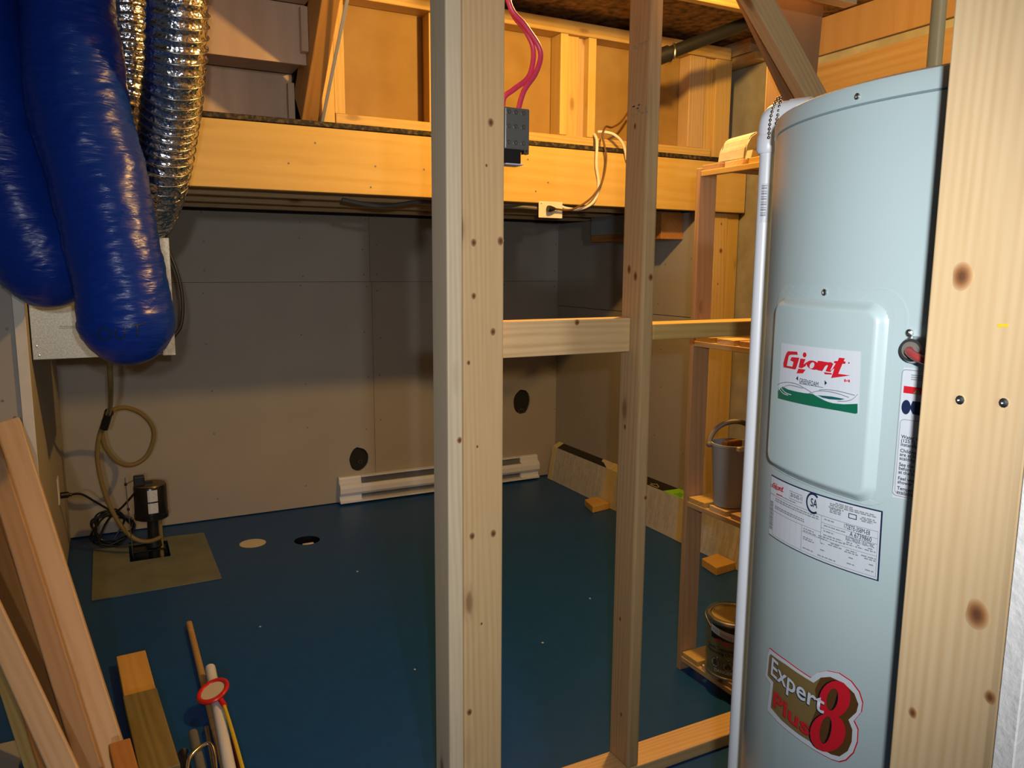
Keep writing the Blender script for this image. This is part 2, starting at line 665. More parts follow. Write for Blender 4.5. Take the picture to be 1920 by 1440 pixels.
for cx, cz, rr in ((2.336, 0.45, 0.02), (1.262, 0.235, 0.012)):
    for k in range(7):
        a = k * 0.9
        bbox(bm, (cx + rr * math.cos(a) - 0.003, YB + 0.006, cz + rr * math.sin(a) * 0.8 - 0.004),
             (cx + rr * math.cos(a) + 0.003, YB + 0.0135, cz + rr * math.sin(a) * 0.8 + 0.004))
mk('cable_ends', bm, BRASS, wb)
bm = bmesh.new()


def dot(bm, p, n, r=0.004):
    lathe(bm, [(r, -0.0004), (r, 0.0006), (r * 0.3, 0.0002)], p, 8, n)


for x in (0.45, 0.95, 1.31, 1.39, 1.85, 2.2, 2.57):
    for z in (0.12, 0.45, 0.72, 0.98, 1.25, 1.325, 1.5, 1.63):
        if abs(z - 0.12) < 0.01 and 1.1 < x < 2.45:
            continue
        dot(bm, (x + random.uniform(-.012, .012), YB - 0.0003, z + random.uniform(-.03, .03)), 'y', 0.0045)
tag(mk('screw_heads', bm, GREYD, wb), kind='stuff')

XR = 2.592
wr = box('wall_right', (XR + 0.014, 3.06, 0), (XR + 0.085, YB, 1.655), DARKGAP)
wr['kind'] = 'structure'
box('drywall_panel', (XR, 3.04, 0.006), (XR + 0.0127, YB - 0.001, 1.130), DRY, wr, 0.0008)
box('drywall_panel', (XR, 3.04, 1.133), (XR + 0.0127, YB - 0.001, 1.652), DRY, wr, 0.0008)
box('corner_bead', (XR - 0.006, 3.026, 0.006), (XR + 0.075, 3.0395, 1.648), DRYW, wr, 0.001)
bm = bmesh.new()
for y in (3.06, 3.3, 3.65, 4.05):
    for z in (0.25, 0.45, 0.72, 0.95, 1.17, 1.4, 1.6):
        dot(bm, (XR + 0.0003, y + random.uniform(-.03, .03), z + random.uniform(-.03, .03)), 'x', 0.0045)
tag(mk('screw_heads', bm, GREYD, wr), kind='stuff')

XL = -0.246
wl = box('wall_left', (-0.33, 3.03, 0), (XL - 0.014, YB, 1.655), DARKGAP)
wl['kind'] = 'structure'
box('drywall_panel', (XL - 0.0127, 3.0, 0.006), (XL, YB - 0.001, 1.652), DRY, wl, 0.0008)
box('corner_bead', (XL - 0.032, 2.992, 0.006), (XL + 0.001, 2.9995, 2.3), DRYW, wl, 0.001)
wlr = box('wall_left_return', (-1.9, 3.0, 0.0), (XL - 0.033, 3.0125, 2.3), DRY, None, 0.0008)
wlr['kind'] = 'structure'
bm = bmesh.new()
for x in (-0.30, -0.33, -0.7):
    for z in (0.7, 0.92, 1.15, 1.31, 1.6):
        dot(bm, (x, 2.9997, z + random.uniform(-.05, .05)), 'y', 0.005)
tag(mk('screw_heads', bm, GREYD, wlr), kind='stuff')

# concrete foundation wall on the far right and the sill, ledger and rim on it
wc = box('wall_foundation', (2.87, -1.6, 0), (3.12, 3.35, 2.36), CONC)
wc['kind'] = 'structure'
wf = box('wall_far_right', (2.80, 3.35, 0), (3.12, 4.45, 2.36), CONC)
wf['kind'] = 'structure'
# white wall in front of the near stud
wfr = box('wall_front', (0.577, 0.299, 0), (0.70, 0.3145, 2.46), PAINTW, None, 0.001)
wfr['kind'] = 'structure'
wu = box('wall_upper_back', (-1.9, 4.42, 1.912), (2.79, 4.45, 2.469), PAPER)
wu['kind'] = 'structure'
ceil = box('ceiling', (-1.9, -1.8, 2.47), (3.12, 4.45, 2.49), OSB)
ceil['kind'] = 'structure'

# ------------------------------------------------------------------ landing: beam, joists, deck
o = lum('support_beam', (-0.30, 3.0, 1.652), (2.855, 3.038, 1.888), 'x', BEAM)
tag(o, 'long golden wooden beam crossing the picture under the half wall', 'beam')
bm = bmesh.new()
for x, z in ((0.62, 1.75), (0.95, 1.76), (0.93, 1.68), (0.72, 1.83), (1.4, 1.72), (1.5, 1.79), (1.3, 1.85), (1.72, 1.74), (1.66, 1.70), (2.3, 1.8), (1.15, 1.76), (1.62, 1.83)):
    lathe(bm, [(0.003, 0.002), (0.004, -0.001), (0.001, -0.0012)], (x, 3.0, z), 8, 'y')
tag(mk('nail_heads', bm, GREYD, o), kind='stuff')
o = lum('support_beam', (-0.30, 3.041, 1.655), (2.83, 3.079, 1.888), 'x', SPR)
tag(o, 'second beam ply close behind the golden front beam, seen from underneath', 'beam')
names = ['first joist behind the double beam, seen under the landing',
         'second joist behind the double beam, in shadow under the landing',
         'third joist behind the double beam, just before the back wall']
for y, nm in zip((3.42, 3.80, 4.17), names):
    o = lum('landing_joist', (-0.28, y, 1.66), (2.80, y + 0.038, 1.888), 'x', PINEB)
    tag(o, nm, 'joist', 'joists under the landing')
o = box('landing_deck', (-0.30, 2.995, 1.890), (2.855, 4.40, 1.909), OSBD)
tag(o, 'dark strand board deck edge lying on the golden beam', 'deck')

# bulkhead block under the beam on the right wall
o = lum('wall_cleat', (2.452, 3.145, 1.520), (2.59, 3.778, 1.650), 'y', ORNG)
tag(o, 'brown board fixed to the drywall under the beam, right of centre', 'board')
o = box('pipe_sleeve', (2.425, 3.235, 1.555), (2.449, 3.74, 1.652), newmat('sleeve_grey', (0.25, 0.27, 0.29), 0.5))
tag(o, 'blue grey plastic sleeve along the brown board under the beam', 'sleeve')

# posts carrying the beam on the right
o = lum('timber_post', (2.700, 3.04, 0), (2.785, 3.078, 1.650), 'z', SPR)
tag(o, 'yellow post under the right end of the golden beam, knot half way up', 'post')
o = lum('timber_post', (2.787, 3.045, 0), (2.862, 3.083, 1.650), 'z', BEAM)
tag(o, 'pale timber under the beam end, against the concrete wall', 'post')

# ------------------------------------------------------------------ half wall on the landing
hw = thing('half_wall_frame', 'framed half wall with brown papered drywall backs standing on the golden beam', 'frame', (1.75, 3.085, 1.909))
lum('bottom_plate', (0.812, 3.042, 1.911), (2.655, 3.13, 1.952), 'x', SPR, hw)
lum('top_plate', (0.70, 3.042, 2.376), (2.76, 3.13, 2.432), 'x', SPR, hw)
for x0, x1, y0, m in ((0.760, 0.809, 3.042, BEAM), (0.811, 0.852, 3.050, SPR), (1.199, 1.237, 3.06, SPR), (1.800, 1.838, 3.042, BEAM), (1.839, 1.904, 3.062, SPR),
                      (1.905, 1.942, 3.075, PINEB), (1.943, 1.983, 3.042, BEAM), (2.515, 2.612, 3.05, PINEB), (2.613, 2.668, 3.062, SPR), (2.669, 2.768, 3.042, SPR)):
    lum('stud', (x0, y0, 1.953 if x0 > 0.81 and x0 < 2.66 else 1.911), (x1, 3.128, 2.375), 'z', m, hw)
for x0, x1 in ((0.80, 1.81), (1.815, 2.70)):
    box('drywall_back', (x0, 3.132, 1.911), (x1, 3.144, 2.45), PAPER, hw, 0.0008)

# members on top of the concrete
o = lum('sill_plate', (2.80, 2.92, 2.362), (2.94, 3.35, 2.40), 'y', SPR)
tag(o, 'flat sill timber lying on top of the grey concrete wall', 'sill')
o = lum('rim_header', (2.79, 2.95, 2.402), (2.86, 3.6, 2.468), 'y', PINEB)
tag(o, 'short header above the sill in the far right ceiling corner', 'header')
o = lum('ledger_board', (2.822, 1.0, 2.05), (2.866, 2.72, 2.262), 'y', wood('pine_ledger', (0.36, 0.25, 0.13), (0.26, 0.165, 0.07), rings=16, knots=0.8))
tag(o, 'brown ledger plank along the wall above the water heater', 'ledger')
o = box('plywood_sheet', (2.852, 1.0, 2.308), (2.868, 2.735, 2.465), PLYO)
tag(o, 'orange plywood rim high above the water heater', 'panel')
# ceiling joist in front of the half wall
o = lum('ceiling_joist', (1.35, 2.462, 2.382), (2.56, 2.50, 2.468), 'x', SPR)
tag(o, 'orange lit ceiling joist at the top edge, right of the second stud', 'joist')

# ------------------------------------------------------------------ stairs rising over the bay
st = thing('staircase', 'underside of plywood stairs beside the slanted orange stringer', 'stairs', (0.2, 2.9, 1.912))
for y, z0, z1 in ((3.17, 1.910, 2.103), (2.92, 2.083, 2.284), (2.67, 2.284, 2.465)):
    box('riser', (0.30, y, z0), (0.679, y + 0.016, z1), PLY, st, 0.001)
for y, z in ((2.90, 2.104), (2.65, 2.2845)):
    box('tread', (0.30, y + 0.037, z), (0.679, y + 0.265, z + 0.019), PLY, st, 0.001)
for y, z in ((3.13, 1.914), (2.88, 2.12)):
    box('cleat', (0.655, y, z), (0.679, y + 0.03, z + 0.15), PLY, st, 0.001)
plank('stringer', (0.711, 3.095, 1.968), (0.711, 2.52, 2.51), 0.16, 0.062, (0, 0.6, 0.7), wood('stringer_wood', (0.52, 0.27, 0.07), (0.42, 0.2, 0.05), rings=20, knots=0.4), st)
plank('metal_strip', (0.757, 3.03, 1.915), (0.757, 2.42, 2.45), 0.003, 0.012, (0, 0.6, 0.7), GREYP, st, 0.001)

# ------------------------------------------------------------------ near stud wall
o = thing('corner_stud', 'thick doubled post of pale knotty studs left of centre', 'stud', (0.717, 1.6, 0.0))
lum('timber', (0.649, 1.562, 0.039), (0.6855, 1.651, 2.46), 'z', PINEG, o, 0.004)
lum('timber', (0.6865, 1.562, 0.039), (0.786, 1.600, 2.46), 'z', PINE, o, 0.004)
o = lum('wall_stud', (1.167, 1.562, 0.0385), (1.2035, 1.651, 2.46), 'z', PINEB, None, 0.006)
tag(o, 'single brownish stud right of centre holding both cross blocks', 'stud')
o = lum('wall_stud', (1.622, 1.562, 0.0385), (1.660, 1.651, 2.46), 'z', PINEB, None, 0.005)
tag(o, 'reddish brown stud half hidden behind the white pipe and the heater', 'stud')
o = lum('floor_plate', (0.60, 1.562, 0.001), (1.672, 1.651, 0.038), 'x', PINE)
tag(o, 'pale timber plate lying on the blue floor under the studs', 'plate')
o = lum('blocking', (0.690, 1.605, 1.169), (1.1655, 1.643, 1.255), 'x', PINE)
tag(o, 'wide cross block between the thick post and the brownish stud', 'block')
o = lum('blocking', (1.205, 1.563, 1.200), (1.621, 1.648, 1.240), 'x', SPR)
tag(o, 'flat cross block running right from the brownish stud behind the pipe', 'block')
# near stud at the right edge of the picture
o = lum('near_stud', (0.58, 0.316, 0.002), (0.612, 0.4005, 2.46), 'z', PINEN, None, 0.0015)
tag(o, 'large pale pine stud close up at the right edge, in front of the heater', 'stud')
for y, z in ((0.367, 1.2805), (0.334, 1.2835)):
    bm = bmesh.new()
    lathe(bm, [(0.0032, 0.0003), (0.0036, -0.0012), (0.0015, -0.0018), (0.0005, -0.001)], (0.58, y, z), 10, 'x')
    mk('screw_head', bm, STEEL, o, True)
flat('crayon_mark', [fill([[(0, 0), (.008, .001), (.0085, .003), (.001, .0028)]])], YELLOW, plane_matrix((0.5797, 0.345, 1.338), (0, -1, 0), (0, 0, 1)), o)

# hanging brace and gusset above the heater
o = plank('diagonal_brace', (1.345, 1.437, 2.02), (1.598, 1.437, 1.765), 0.062, 0.036, (1, 0, 1), PINEB)
tag(o, 'slanted brace board coming down to the top of the heater', 'brace')
gp = [(1.30, 2.10), (1.655, 2.10), (1.640, 1.82), (1.61, 1.76), (1.57, 1.765)]
o = flat('gusset_panel', [fill([gp], 0.012)], PLYO, plane_matrix((0, 1.50, 0), (1, 0, 0), (0, 0, 1)))
tag(o, 'brown plywood gusset sheet behind the slanted brace', 'panel')
o = lum('overhead_rail', (1.20, 1.375, 2.004), (1.632, 1.413, 2.09), 'x', PINE)
tag(o, 'pale horizontal timber end at the top edge above the heater', 'rail')

# ------------------------------------------------------------------ electrical bits
o = thing('junction_box', 'galvanised metal switch box on the right side of the thick post', 'box', (0.818, 1.6, 1.632))
bm = bbox(bmesh.new(), (0.788, 1.565, 1.634), (0.849, 1.630, 1.7225), 0.003, 2)
bx = mk('shell', bm, newmat('dark_galvanised', (0.17, 0.175, 0.17), 0.35, 0.4), o)
bm = bmesh.new()
for x in (0.797, 0.814, 0.833):
    for z in (1.648, 1.682, 1.712):
        lathe(bm, [(0.0055, 0.0004), (0.0055, -0.0009), (0.003, -0.0012), (0.001, -0.0006)], (x, 1.565, z), 10, 'y')
tag(mk('knockouts', bm, STEEL, o, True), kind='stuff')
box('device', (0.789, 1.566, 1.604), (0.829, 1.60, 1.636), BLACK, o, 0.002)
box('device_edge', (0.789, 1.562, 1.601), (0.833, 1.602, 1.604), STICK, o, 0.0008)
bm = bmesh.new()
for x in (0.838, 0.846):
    bbox(bm, (x - 0.002, 1.566, 1.626), (x + 0.002, 1.58, 1.6345))
tag(mk('tabs', bm, STEEL, o), kind='stuff')
G = 'pink cables into the metal box'
o = mk('pink_cable', tube(bmesh.new(), [(0.795, 1.60, 2.10), (0.812, 1.60, 1.952), (0.855, 1.60, 1.905), (0.893, 1.60, 1.858), (0.884, 1.60, 1.812), (0.853, 1.60, 1.768), (0.838, 1.60, 1.7225)], 0.006, 10), PINKC, None, True)
tag(o, 'outer of two pink cables, entering the right side of the metal box', 'cable', G)
o = mk('pink_cable', tube(bmesh.new(), [(0.80, 1.613, 2.10), (0.822, 1.613, 1.948), (0.862, 1.613, 1.90), (0.883, 1.613, 1.86), (0.873, 1.613, 1.805), (0.835, 1.613, 1.772), (0.810, 1.613, 1.752), (0.806, 1.613, 1.7225)], 0.006, 10), PINKC, None, True)
tag(o, 'inner of two pink cables, entering the left side of the metal box', 'cable', G)

o = thing('outlet_box', 'cream wall outlet hung under the golden beam with a dark plug in it', 'outlet', (1.72, 2.985, 1.588))
box('cover_plate', (1.661, 2.972, 1.588), (1.779, 2.978, 1.658), OFFW, o, 0.003, 2)
box('back_box', (1.668, 2.979, 1.592), (1.772, 2.998, 1.652), BLACK, o)
bm = bmesh.new()
for x in (1.742,):
    lathe(bm, [(0.014, 0.0), (0.013, -0.002)], (x, 2.972, 1.622), 16, 'y')
mk('socket', bm, OFFW, o, True)
bm = bmesh.new()
for x, z in ((1.738, 1.626), (1.738, 1.618), (1.747, 1.622), (1.72, 1.622), (1.672, 1.648)):
    bbox(bm, (x - 0.002, 2.9692, z - 0.001), (x + 0.002, 2.9715, z + 0.001))
tag(mk('slots', bm, GREYD, o), kind='stuff')
o = thing('plug_cord', 'dark brown appliance cord looping from the half wall to the cream outlet', 'cord', (1.69, 2.96, 1.62))
bm = bmesh.new()
lathe(bm, [(0.013, 0.0), (0.014, 0.012), (0.009, 0.03), (0.004, 0.04)], (1.695, 2.955, 1.626), 12, 'x')
mk('plug', bm, BLACK, o, True)
mk('cable', tube(bmesh.new(), [(1.735, 2.955, 1.626), (1.80, 2.96, 1.624), (1.86, 2.965, 1.643), (1.928, 2.966, 1.688), (1.977, 2.966, 1.756), (1.997, 2.968, 1.849), (1.990, 2.972, 1.905), (1.982, 2.978, 1.955), (2.005, 2.99, 1.995), (2.065, 3.028, 2.003), (2.116, 3.03, 2.033), (2.16, 3.03, 2.09)], 0.0045, 8), CABB, o, True)
o = mk('white_cable', tube(bmesh.new(), [(1.975, 3.0345, 1.966), (1.968, 3.005, 1.942), (1.956, 2.982, 1.90), (1.958, 2.986, 1.824), (1.974, 2.990, 1.756), (1.967, 2.990, 1.698), (1.935, 2.990, 1.656), (1.87, 2.990, 1.632), (1.805, 2.985, 1.634), (1.783, 2.987, 1.640)], 0.0065, 8), CABW, None, True)
tag(o, 'white cable hanging down the beam to the back of the outlet', 'cable')
o = mk('white_cable', tube(bmesh.new(), [(1.992, 3.032, 1.978), (2.02, 3.012, 1.976), (2.05, 2.99, 1.965), (2.083, 2.980, 1.938), (2.105, 2.980, 1.90), (2.12, 2.985, 1.86)], 0.0065, 8), CABW, None, True)
tag(o, 'short white cable arching from the half wall behind the brownish stud', 'cable')
o = mk('grey_cable', tube(bmesh.new(), [(0.86, 3.16, 1.642), (1.02, 3.15, 1.622), (1.17, 3.14, 1.644), (1.27, 3.12, 1.643), (1.42, 3.08, 1.640), (1.54, 3.05, 1.632), (1.60, 3.03, 1.634), (1.67, 2.997, 1.628)], 0.008, 8), CABG, None, True)
tag(o, 'grey cable stapled along the underside of the beam', 'cable')
o = thing('drain_pipe', 'black plastic drain pipe under the ceiling, between stud and brace', 'pipe', (2.28, 2.7, 2.26))
mk('pipe', tube(bmesh.new(), [(2.10, 2.74, 2.246), (2.46, 2.62, 2.40)], 0.026, 18, 1), BLACK, o, True)
mk('coupling', tube(bmesh.new(), [(2.09, 2.743, 2.242), (2.135, 2.728, 2.261)], 0.033, 18, 1), BLACK, o, True)
mk('hanger_strap', tube(bmesh.new(), [(2.150, 2.745, 2.225), (2.135, 2.692, 2.235), (2.135, 2.688, 2.275), (2.150, 2.72, 2.298), (2.165, 2.755, 2.27), (2.158, 2.755, 2.235)], 0.004, 6), STEEL, o, True)

# ------------------------------------------------------------------ baseboard heater on the back wall
bh = thing('baseboard_heater', 'long white electric heater along the back wall at floor level', 'heater', (1.78, 4.34, 0.0))
bh['kind'] = 'thing'
x0, x1 = 1.122, 2.440


def prism(bm, prof, xa, xb):
    A = [bm.verts.new((xa, y, z)) for y, z in prof]
    B = [bm.verts.new((xb, y, z)) for y, z in prof]
    n = len(prof)
    for i in range(n):
        bm.faces.new((A[i], A[(i + 1) % n], B[(i + 1) % n], B[i]))
    bm.faces.new(A[::-1])
    bm.faces.new(B)
    return bm


full = [(4.378, 0.012), (4.378, 0.160), (4.352, 0.160), (4.345, 0.150), (4.345, 0.128), (4.322, 0.118), (4.316, 0.10), (4.316, 0.072), (4.326, 0.058), (4.336, 0.052), (4.336, 0.030), (4.318, 0.022), (4.318, 0.012)]
mk('end_cap', prism(bmesh.new(), full, x0, x0 + 0.13), WHITE, bh)
mk('end_cap', prism(bmesh.new(), full, x1 - 0.13, x1), WHITE, bh)
mk('front_cover', prism(bmesh.new(), [(4.336, 0.118), (4.322, 0.118), (4.316, 0.10), (4.316, 0.072), (4.326, 0.058), (4.336, 0.056)], x0 + 0.131, x1 - 0.131), WHITE, bh)
mk('back_plate', prism(bmesh.new(), [(4.378, 0.012), (4.378, 0.160), (4.346, 0.160), (4.346, 0.152), (4.372, 0.152), (4.372, 0.024), (4.318, 0.022), (4.318, 0.012)], x0 + 0.131, x1 - 0.131), WHITE, bh)
bm = bmesh.new()
n = 120
for i in range(n):
    x = x0 + 0.14 + (x1 - x0 - 0.28) * i / (n - 1)
    bbox(bm, (x - 0.0006, 4.338, 0.032), (x + 0.0006, 4.371, 0.146))
tag(mk('fins', bm, newmat('fin_aluminium', (0.5, 0.52, 0.55), 0.4, 0.3), bh), kind='stuff')

# ------------------------------------------------------------------ flooring packages along the right wall
BOXW = speckle('carton_white', (0.46, 0.46, 0.42), (0.54, 0.53, 0.48), 30, 0.7)
TAPE = newmat('carton_cream_band', (0.62, 0.54, 0.30), 0.5)
CARK = newmat('carton_black', (0.018, 0.014, 0.008), 0.4)


def carton(y0, y1, label, lime):
    t = thing('flooring_carton', label, 'carton', (2.54, (y0 + y1) / 2, 0.001), 'flooring cartons along the right wall')
    A = lambda d, z: Vector((2.503 + 0.055 * z / 0.225 + d, 0, z))
    prof = [(2.500, 0.002), (2.537, 0.213), (2.588, 0.238), (2.588, 0.185), (2.556, 0.002)]
    bm = bmesh.new()
    a = [bm.verts.new((x, y0, z)) for x, z in prof]
    b = [bm.verts.new((x, y1, z)) for x, z in prof]
    for i in range(5):
        bm.faces.new((a[i], a[(i + 1) % 5], b[(i + 1) % 5], b[i]))
    bm.faces.new(a[::-1])
    bm.faces.new(b)
    mk('body', bm, BOXW, t)
    for u0, u1 in ((y0 - 0.001, y0 + 0.045), (y1 - 0.05, y1 + 0.001)):
        bm = bmesh.new()
        o2 = [(x + dx, z + dz) for (x, z), dx, dz in zip(prof, (-.0015, -.0015, 0, 0, 0), (0, .0015, .0015, 0, 0))]
        prism2 = [bm.verts.new((x, u0, z)) for x, z in o2]
        q2 = [bm.verts.new((x, u1, z)) for x, z in o2]
        for i in range(5):
            bm.faces.new((prism2[i], prism2[(i + 1) % 5], q2[(i + 1) % 5], q2[i]))
        bm.faces.new(prism2[::-1])
        bm.faces.new(q2)
        mk('end_band', bm, TAPE, t)
    # printed top face
    Mt = plane_matrix((2.5375, y0, 0.2135), (0, 1, 0), (0.051, 0, 0.025))
    Lg = y1 - y0
    flat('black_print', [fill([[(0.05, 0), (Lg - 0.055, 0), (Lg - 0.055, 0.055), (0.16, 0.055), (0.15, 0.034), (0.12, 0.03)]])], CARK, Mt @ Matrix.Translation((0, 0, -0.0004)), t) if not lime else flat('black_print', [fill([rect(0.13, 0, Lg - 0.055, 0.055)])], CARK, Mt @ Matrix.Translation((0, 0, -0.0004)), t)
    if lime:
        flat('lime_print', [fill([[(0.046, 0.0), (0.20, 0.0), (0.13, 0.055), (0.046, 0.055)]])], LIME, Mt @ Matrix.Translation((0, 0, -0.0009)), t)
        ms = []
        for r_ in range(3):
            ms.append(fill([rect(0.06, 0.008 + r_ * 0.009, 0.12 - 0.01 * r_, 0.011 + r_ * 0.009)]))
        flat('lime_text', ms, GREEN, Mt @ Matrix.Translation((0, 0, -0.0014)), t)
        flat('wave_logo', [fill([[(0.25, 0.012), (0.28, 0.026), (0.31, 0.014), (0.33, 0.02), (0.31, 0.018), (0.282, 0.029), (0.245, 0.014)]]), fill([rect(0.25, 0.006, 0.32, 0.009)])], TAPE, Mt @ Matrix.Translation((0, 0, -0.0014)), t)
    # columns of fine print on the front
    ms = []
    rnd = random.Random(int(y0 * 100))
    y = y0 + 0.08
    while y < y1 - 0.09:
        z = 0.02
        while z < 0.19:
            l = rnd.uniform(0.03, 0.09)
            if rnd.random() < 0.8:
                ms.append(fill([rect(y - y0, z, y - y0 + 0.0022, min(z + l, 0.205))]))
            z += l + 0.006
        y += rnd.choice((0.009, 0.009, 0.009, 0.03))
    Mf = plane_matrix((2.500, y0, 0.002), (0, 1, 0), (0.037, 0, 0.211))
    # the front faces -X: flip the sheet outwards
    tag(flat('fine_print', ms, PRINTG, Mf @ Matrix.Translation((0, 0, -0.0008)), t), kind='stuff')
    return t


carton(3.64, 4.315, 'white flooring carton with black top, farthest, in the back right corner', False)
carton(2.965, 3.635, 'white flooring carton with lime and black top, between stud and shelf post', True)
carton(2.29, 2.96, 'white flooring carton mostly hidden behind the shelf and the white pipe', True)


def offcut(name, pts, z, t, mat, label, group=None, parent=None):
    bm = bmesh.new()
    a = [bm.verts.new((x, y, z)) for x, y in pts]
    b = [bm.verts.new((x, y, z + t)) for x, y in pts]
    n = len(pts)
    for i in range(n):
        bm.faces.new((a[i], a[(i + 1) % n], b[(i + 1) % n], b[i]))
    bm.faces.new(a[::-1])
    bm.faces.new(b)
    bmesh.ops.bevel(bm, geom=bm.edges[:], offset=0.002, segments=1, affect='EDGES')
    o = mk(name, bm, mat)
    return tag(o, label, 'block', group)


YBLK = wood('spruce_offcut', (0.70, 0.44, 0.12), (0.60, 0.34, 0.08), rings=20, knots=0.1)
GB = 'wood blocks holding the cartons'
offcut('wood_block', [(2.395, 3.70), (2.364, 3.565), (2.492, 3.585), (2.494, 3.72)], 0.001, 0.038, YBLK, 'yellow wood block on the floor before the farthest carton', GB)
offcut('wood_block', [(2.385, 2.672), (2.366, 2.552), (2.494, 2.566), (2.496, 2.69)], 0.001, 0.038, YBLK, 'yellow wood block on the floor beside the white pipe, under the shelf', GB)

# ------------------------------------------------------------------ shelf unit
sh = thing('slatted_shelf', 'homemade slatted wooden shelf rack behind the white pipe', 'shelf', (1.87, 1.64, 0))
lum('post', (1.679, 1.967, 0.001), (1.748, 1.986, 1.69), 'z', PINK, sh, 0.002)
lum('post', (2.02, 1.967, 0.001), (2.089, 1.986, 1.69), 'z', PINEB, sh, 0.002)
lum('post', (1.690, 1.20, 0.001), (1.752, 1.219, 1.69), 'z', PINK, sh, 0.002)
lum('post', (2.02, 1.20, 0.001), (2.089, 1.219, 1.69), 'z', PINEB, sh, 0.002)
for z in (0.035, 0.588, 1.128, 1.664):
    for xa in (1.681, 2.068):
        lum('rail', (xa, 1.2195, z), (xa + 0.019, 1.9665, z + 0.017), 'y', PINEB if z < 1.6 else SPR, sh, 0.0015)
    y = 1.885
    k = 0
    while y > 1.22:
        hi = 0.004 * ((k * 7) % 3) / 3
        lum('slat', (1.684 + hi, y, z + 0.0175), (2.086, y + 0.078, z + 0.034), 'x', (SPR, PINE, PINK)[k % 3] if z < 1.6 else (PINK, PINE, SPR)[k % 3], sh, 0.0015)
        y -= 0.098
        k += 1

# foam block on the top shelf
bm = bmesh.new()
op = [(1.700, 1.70), (1.705, 1.738), (1.716, 1.742), (1.722, 1.768), (1.745, 1.782), (1.90, 1.806), (2.03, 1.80), (2.03, 1.70)]
a = [bm.verts.new((x, 1.80, z)) for x, z in op]
b = [bm.verts.new((x + 0.004, 1.92, z - 0.004 if z > 1.71 else z)) for x, z in op]
n = len(op)
for i in range(n):
    bm.faces.new((a[i], a[(i + 1) % n], b[(i + 1) % n], b[i]))
bm.faces.new(a[::-1])
bm.faces.new(b)
bmesh.ops.bevel(bm, geom=bm.edges[:], offset=0.004, segments=2, affect='EDGES')
o = thing('foam_block', 'broken cream foam block on the top board of the shelf rack', 'foam', (1.86, 1.86, 1.70))
mk('block', bm, STYRO, o)
bm = bmesh.new()
op = [(1.703, 1.7), (1.709, 1.724), (1.73, 1.722), (1.742, 1.729), (1.752, 1.715), (1.80, 1.72), (1.80, 1.7)]
a = [bm.verts.new((x, 1.775, z)) for x, z in op]
b = [bm.verts.new((x, 1.7985, z)) for x, z in op]
n = len(op)
for i in range(n):
    bm.faces.new((a[i], a[(i + 1) % n], b[(i + 1) % n], b[i]))
bm.faces.new(a[::-1])
bm.faces.new(b)
mk('broken_lip', bm, STYRO, o)

# bucket on the middle shelf
bcx, bcy, bz = 1.742, 1.835, 0.623
bk = thing('bucket', 'slim grey plastic bucket with raised handle on the lower shelf board', 'bucket', (bcx, bcy, bz))
prof = [(0.046, 0.0), (0.050, 0.003), (0.063, 0.196), (0.066, 0.198), (0.066, 0.206), (0.061, 0.206), (0.060, 0.19), (0.047, 0.008), (0.01, 0.006)]
mk('body', lathe(bmesh.new(), prof, (bcx, bcy, bz), 36), GREYP, bk, True)
hx, hy = 0.80, -0.60          # the handle's ends lie across the view
pts = []
for k in range(17):
    a = math.pi * k / 16
    c, s_ = math.cos(a), math.sin(a)
    pts.append((bcx - hx * 0.071 * c + 0.020 * s_, bcy - hy * 0.071 * c + 0.026 * s_, bz + 0.197 + 0.058 * s_ + 0.012 * (1 - c)))
bm = tube(bmesh.new(), pts, 0.0085, 8, 2)
mk('handle', bm, GREYD, bk, True)
for s_ in (-1, 1):
    bm = bmesh.new()
    bmesh.ops.create_uvsphere(bm, u_segments=12, v_segments=8, radius=0.0105)
    bm.transform(Matrix.Translation((bcx + s_ * hx * 0.070, bcy + s_ * hy * 0.070, bz + 0.197 + (0.016 if s_ > 0 else 0))))
    mk('hinge', bm, GREYD, bk, True)
mk('pour_lip', bbox(bmesh.new(), (bcx - 0.035, bcy - 0.070, bz + 0.192), (bcx + 0.012, bcy - 0.055, bz + 0.207), 0.003, 2), OFFW, bk)
o = lum('wood_piece', (bcx - 0.03, bcy - 0.010, bz + 0.008), (bcx + 0.035, bcy + 0.012, bz + 0.212), 'z', ORNG)
tag(o, 'piece of orange wood sticking up inside the grey bucket', 'wood')

# paint can on the bottom shelf
ccx, ccy, cz, cr = 1.752, 1.80, 0.0705, 0.083
cn = thing('paint_can', 'olive paint can with hazard symbols on the lowest shelf board', 'can', (ccx, ccy, cz))
mk('body', lathe(bmesh.new(), [(cr - 0.002, 0.0), (cr + 0.001, 0.001), (cr + 0.001, 0.005), (cr - 0.001, 0.008), (cr - 0.001, 0.178), (cr - 0.003, 0.180)], (ccx, ccy, cz), 40), OLIVE, cn, True)
mk('rim', lathe(bmesh.new(), [(cr - 0.001, 0.179), (cr + 0.0022, 0.182), (cr + 0.0022, 0.190), (cr - 0.001, 0.193), (cr - 0.010, 0.192), (cr - 0.012, 0.184)], (ccx, ccy, cz), 40), STEEL, cn, True)
mk('base_rim', lathe(bmesh.new(), [(cr - 0.01, -0.0005), (cr + 0.0022, 0.0), (cr + 0.0022, 0.005), (cr, 0.007)], (ccx, ccy, cz), 40), STEEL, cn, True)
mk('lid', lathe(bmesh.new(), [(cr - 0.012, 0.186), (cr - 0.013, 0.192), (cr - 0.018, 0.193), (cr - 0.020, 0.190), (0.001, 0.190)], (ccx, ccy, cz), 40), TIN, cn, True)
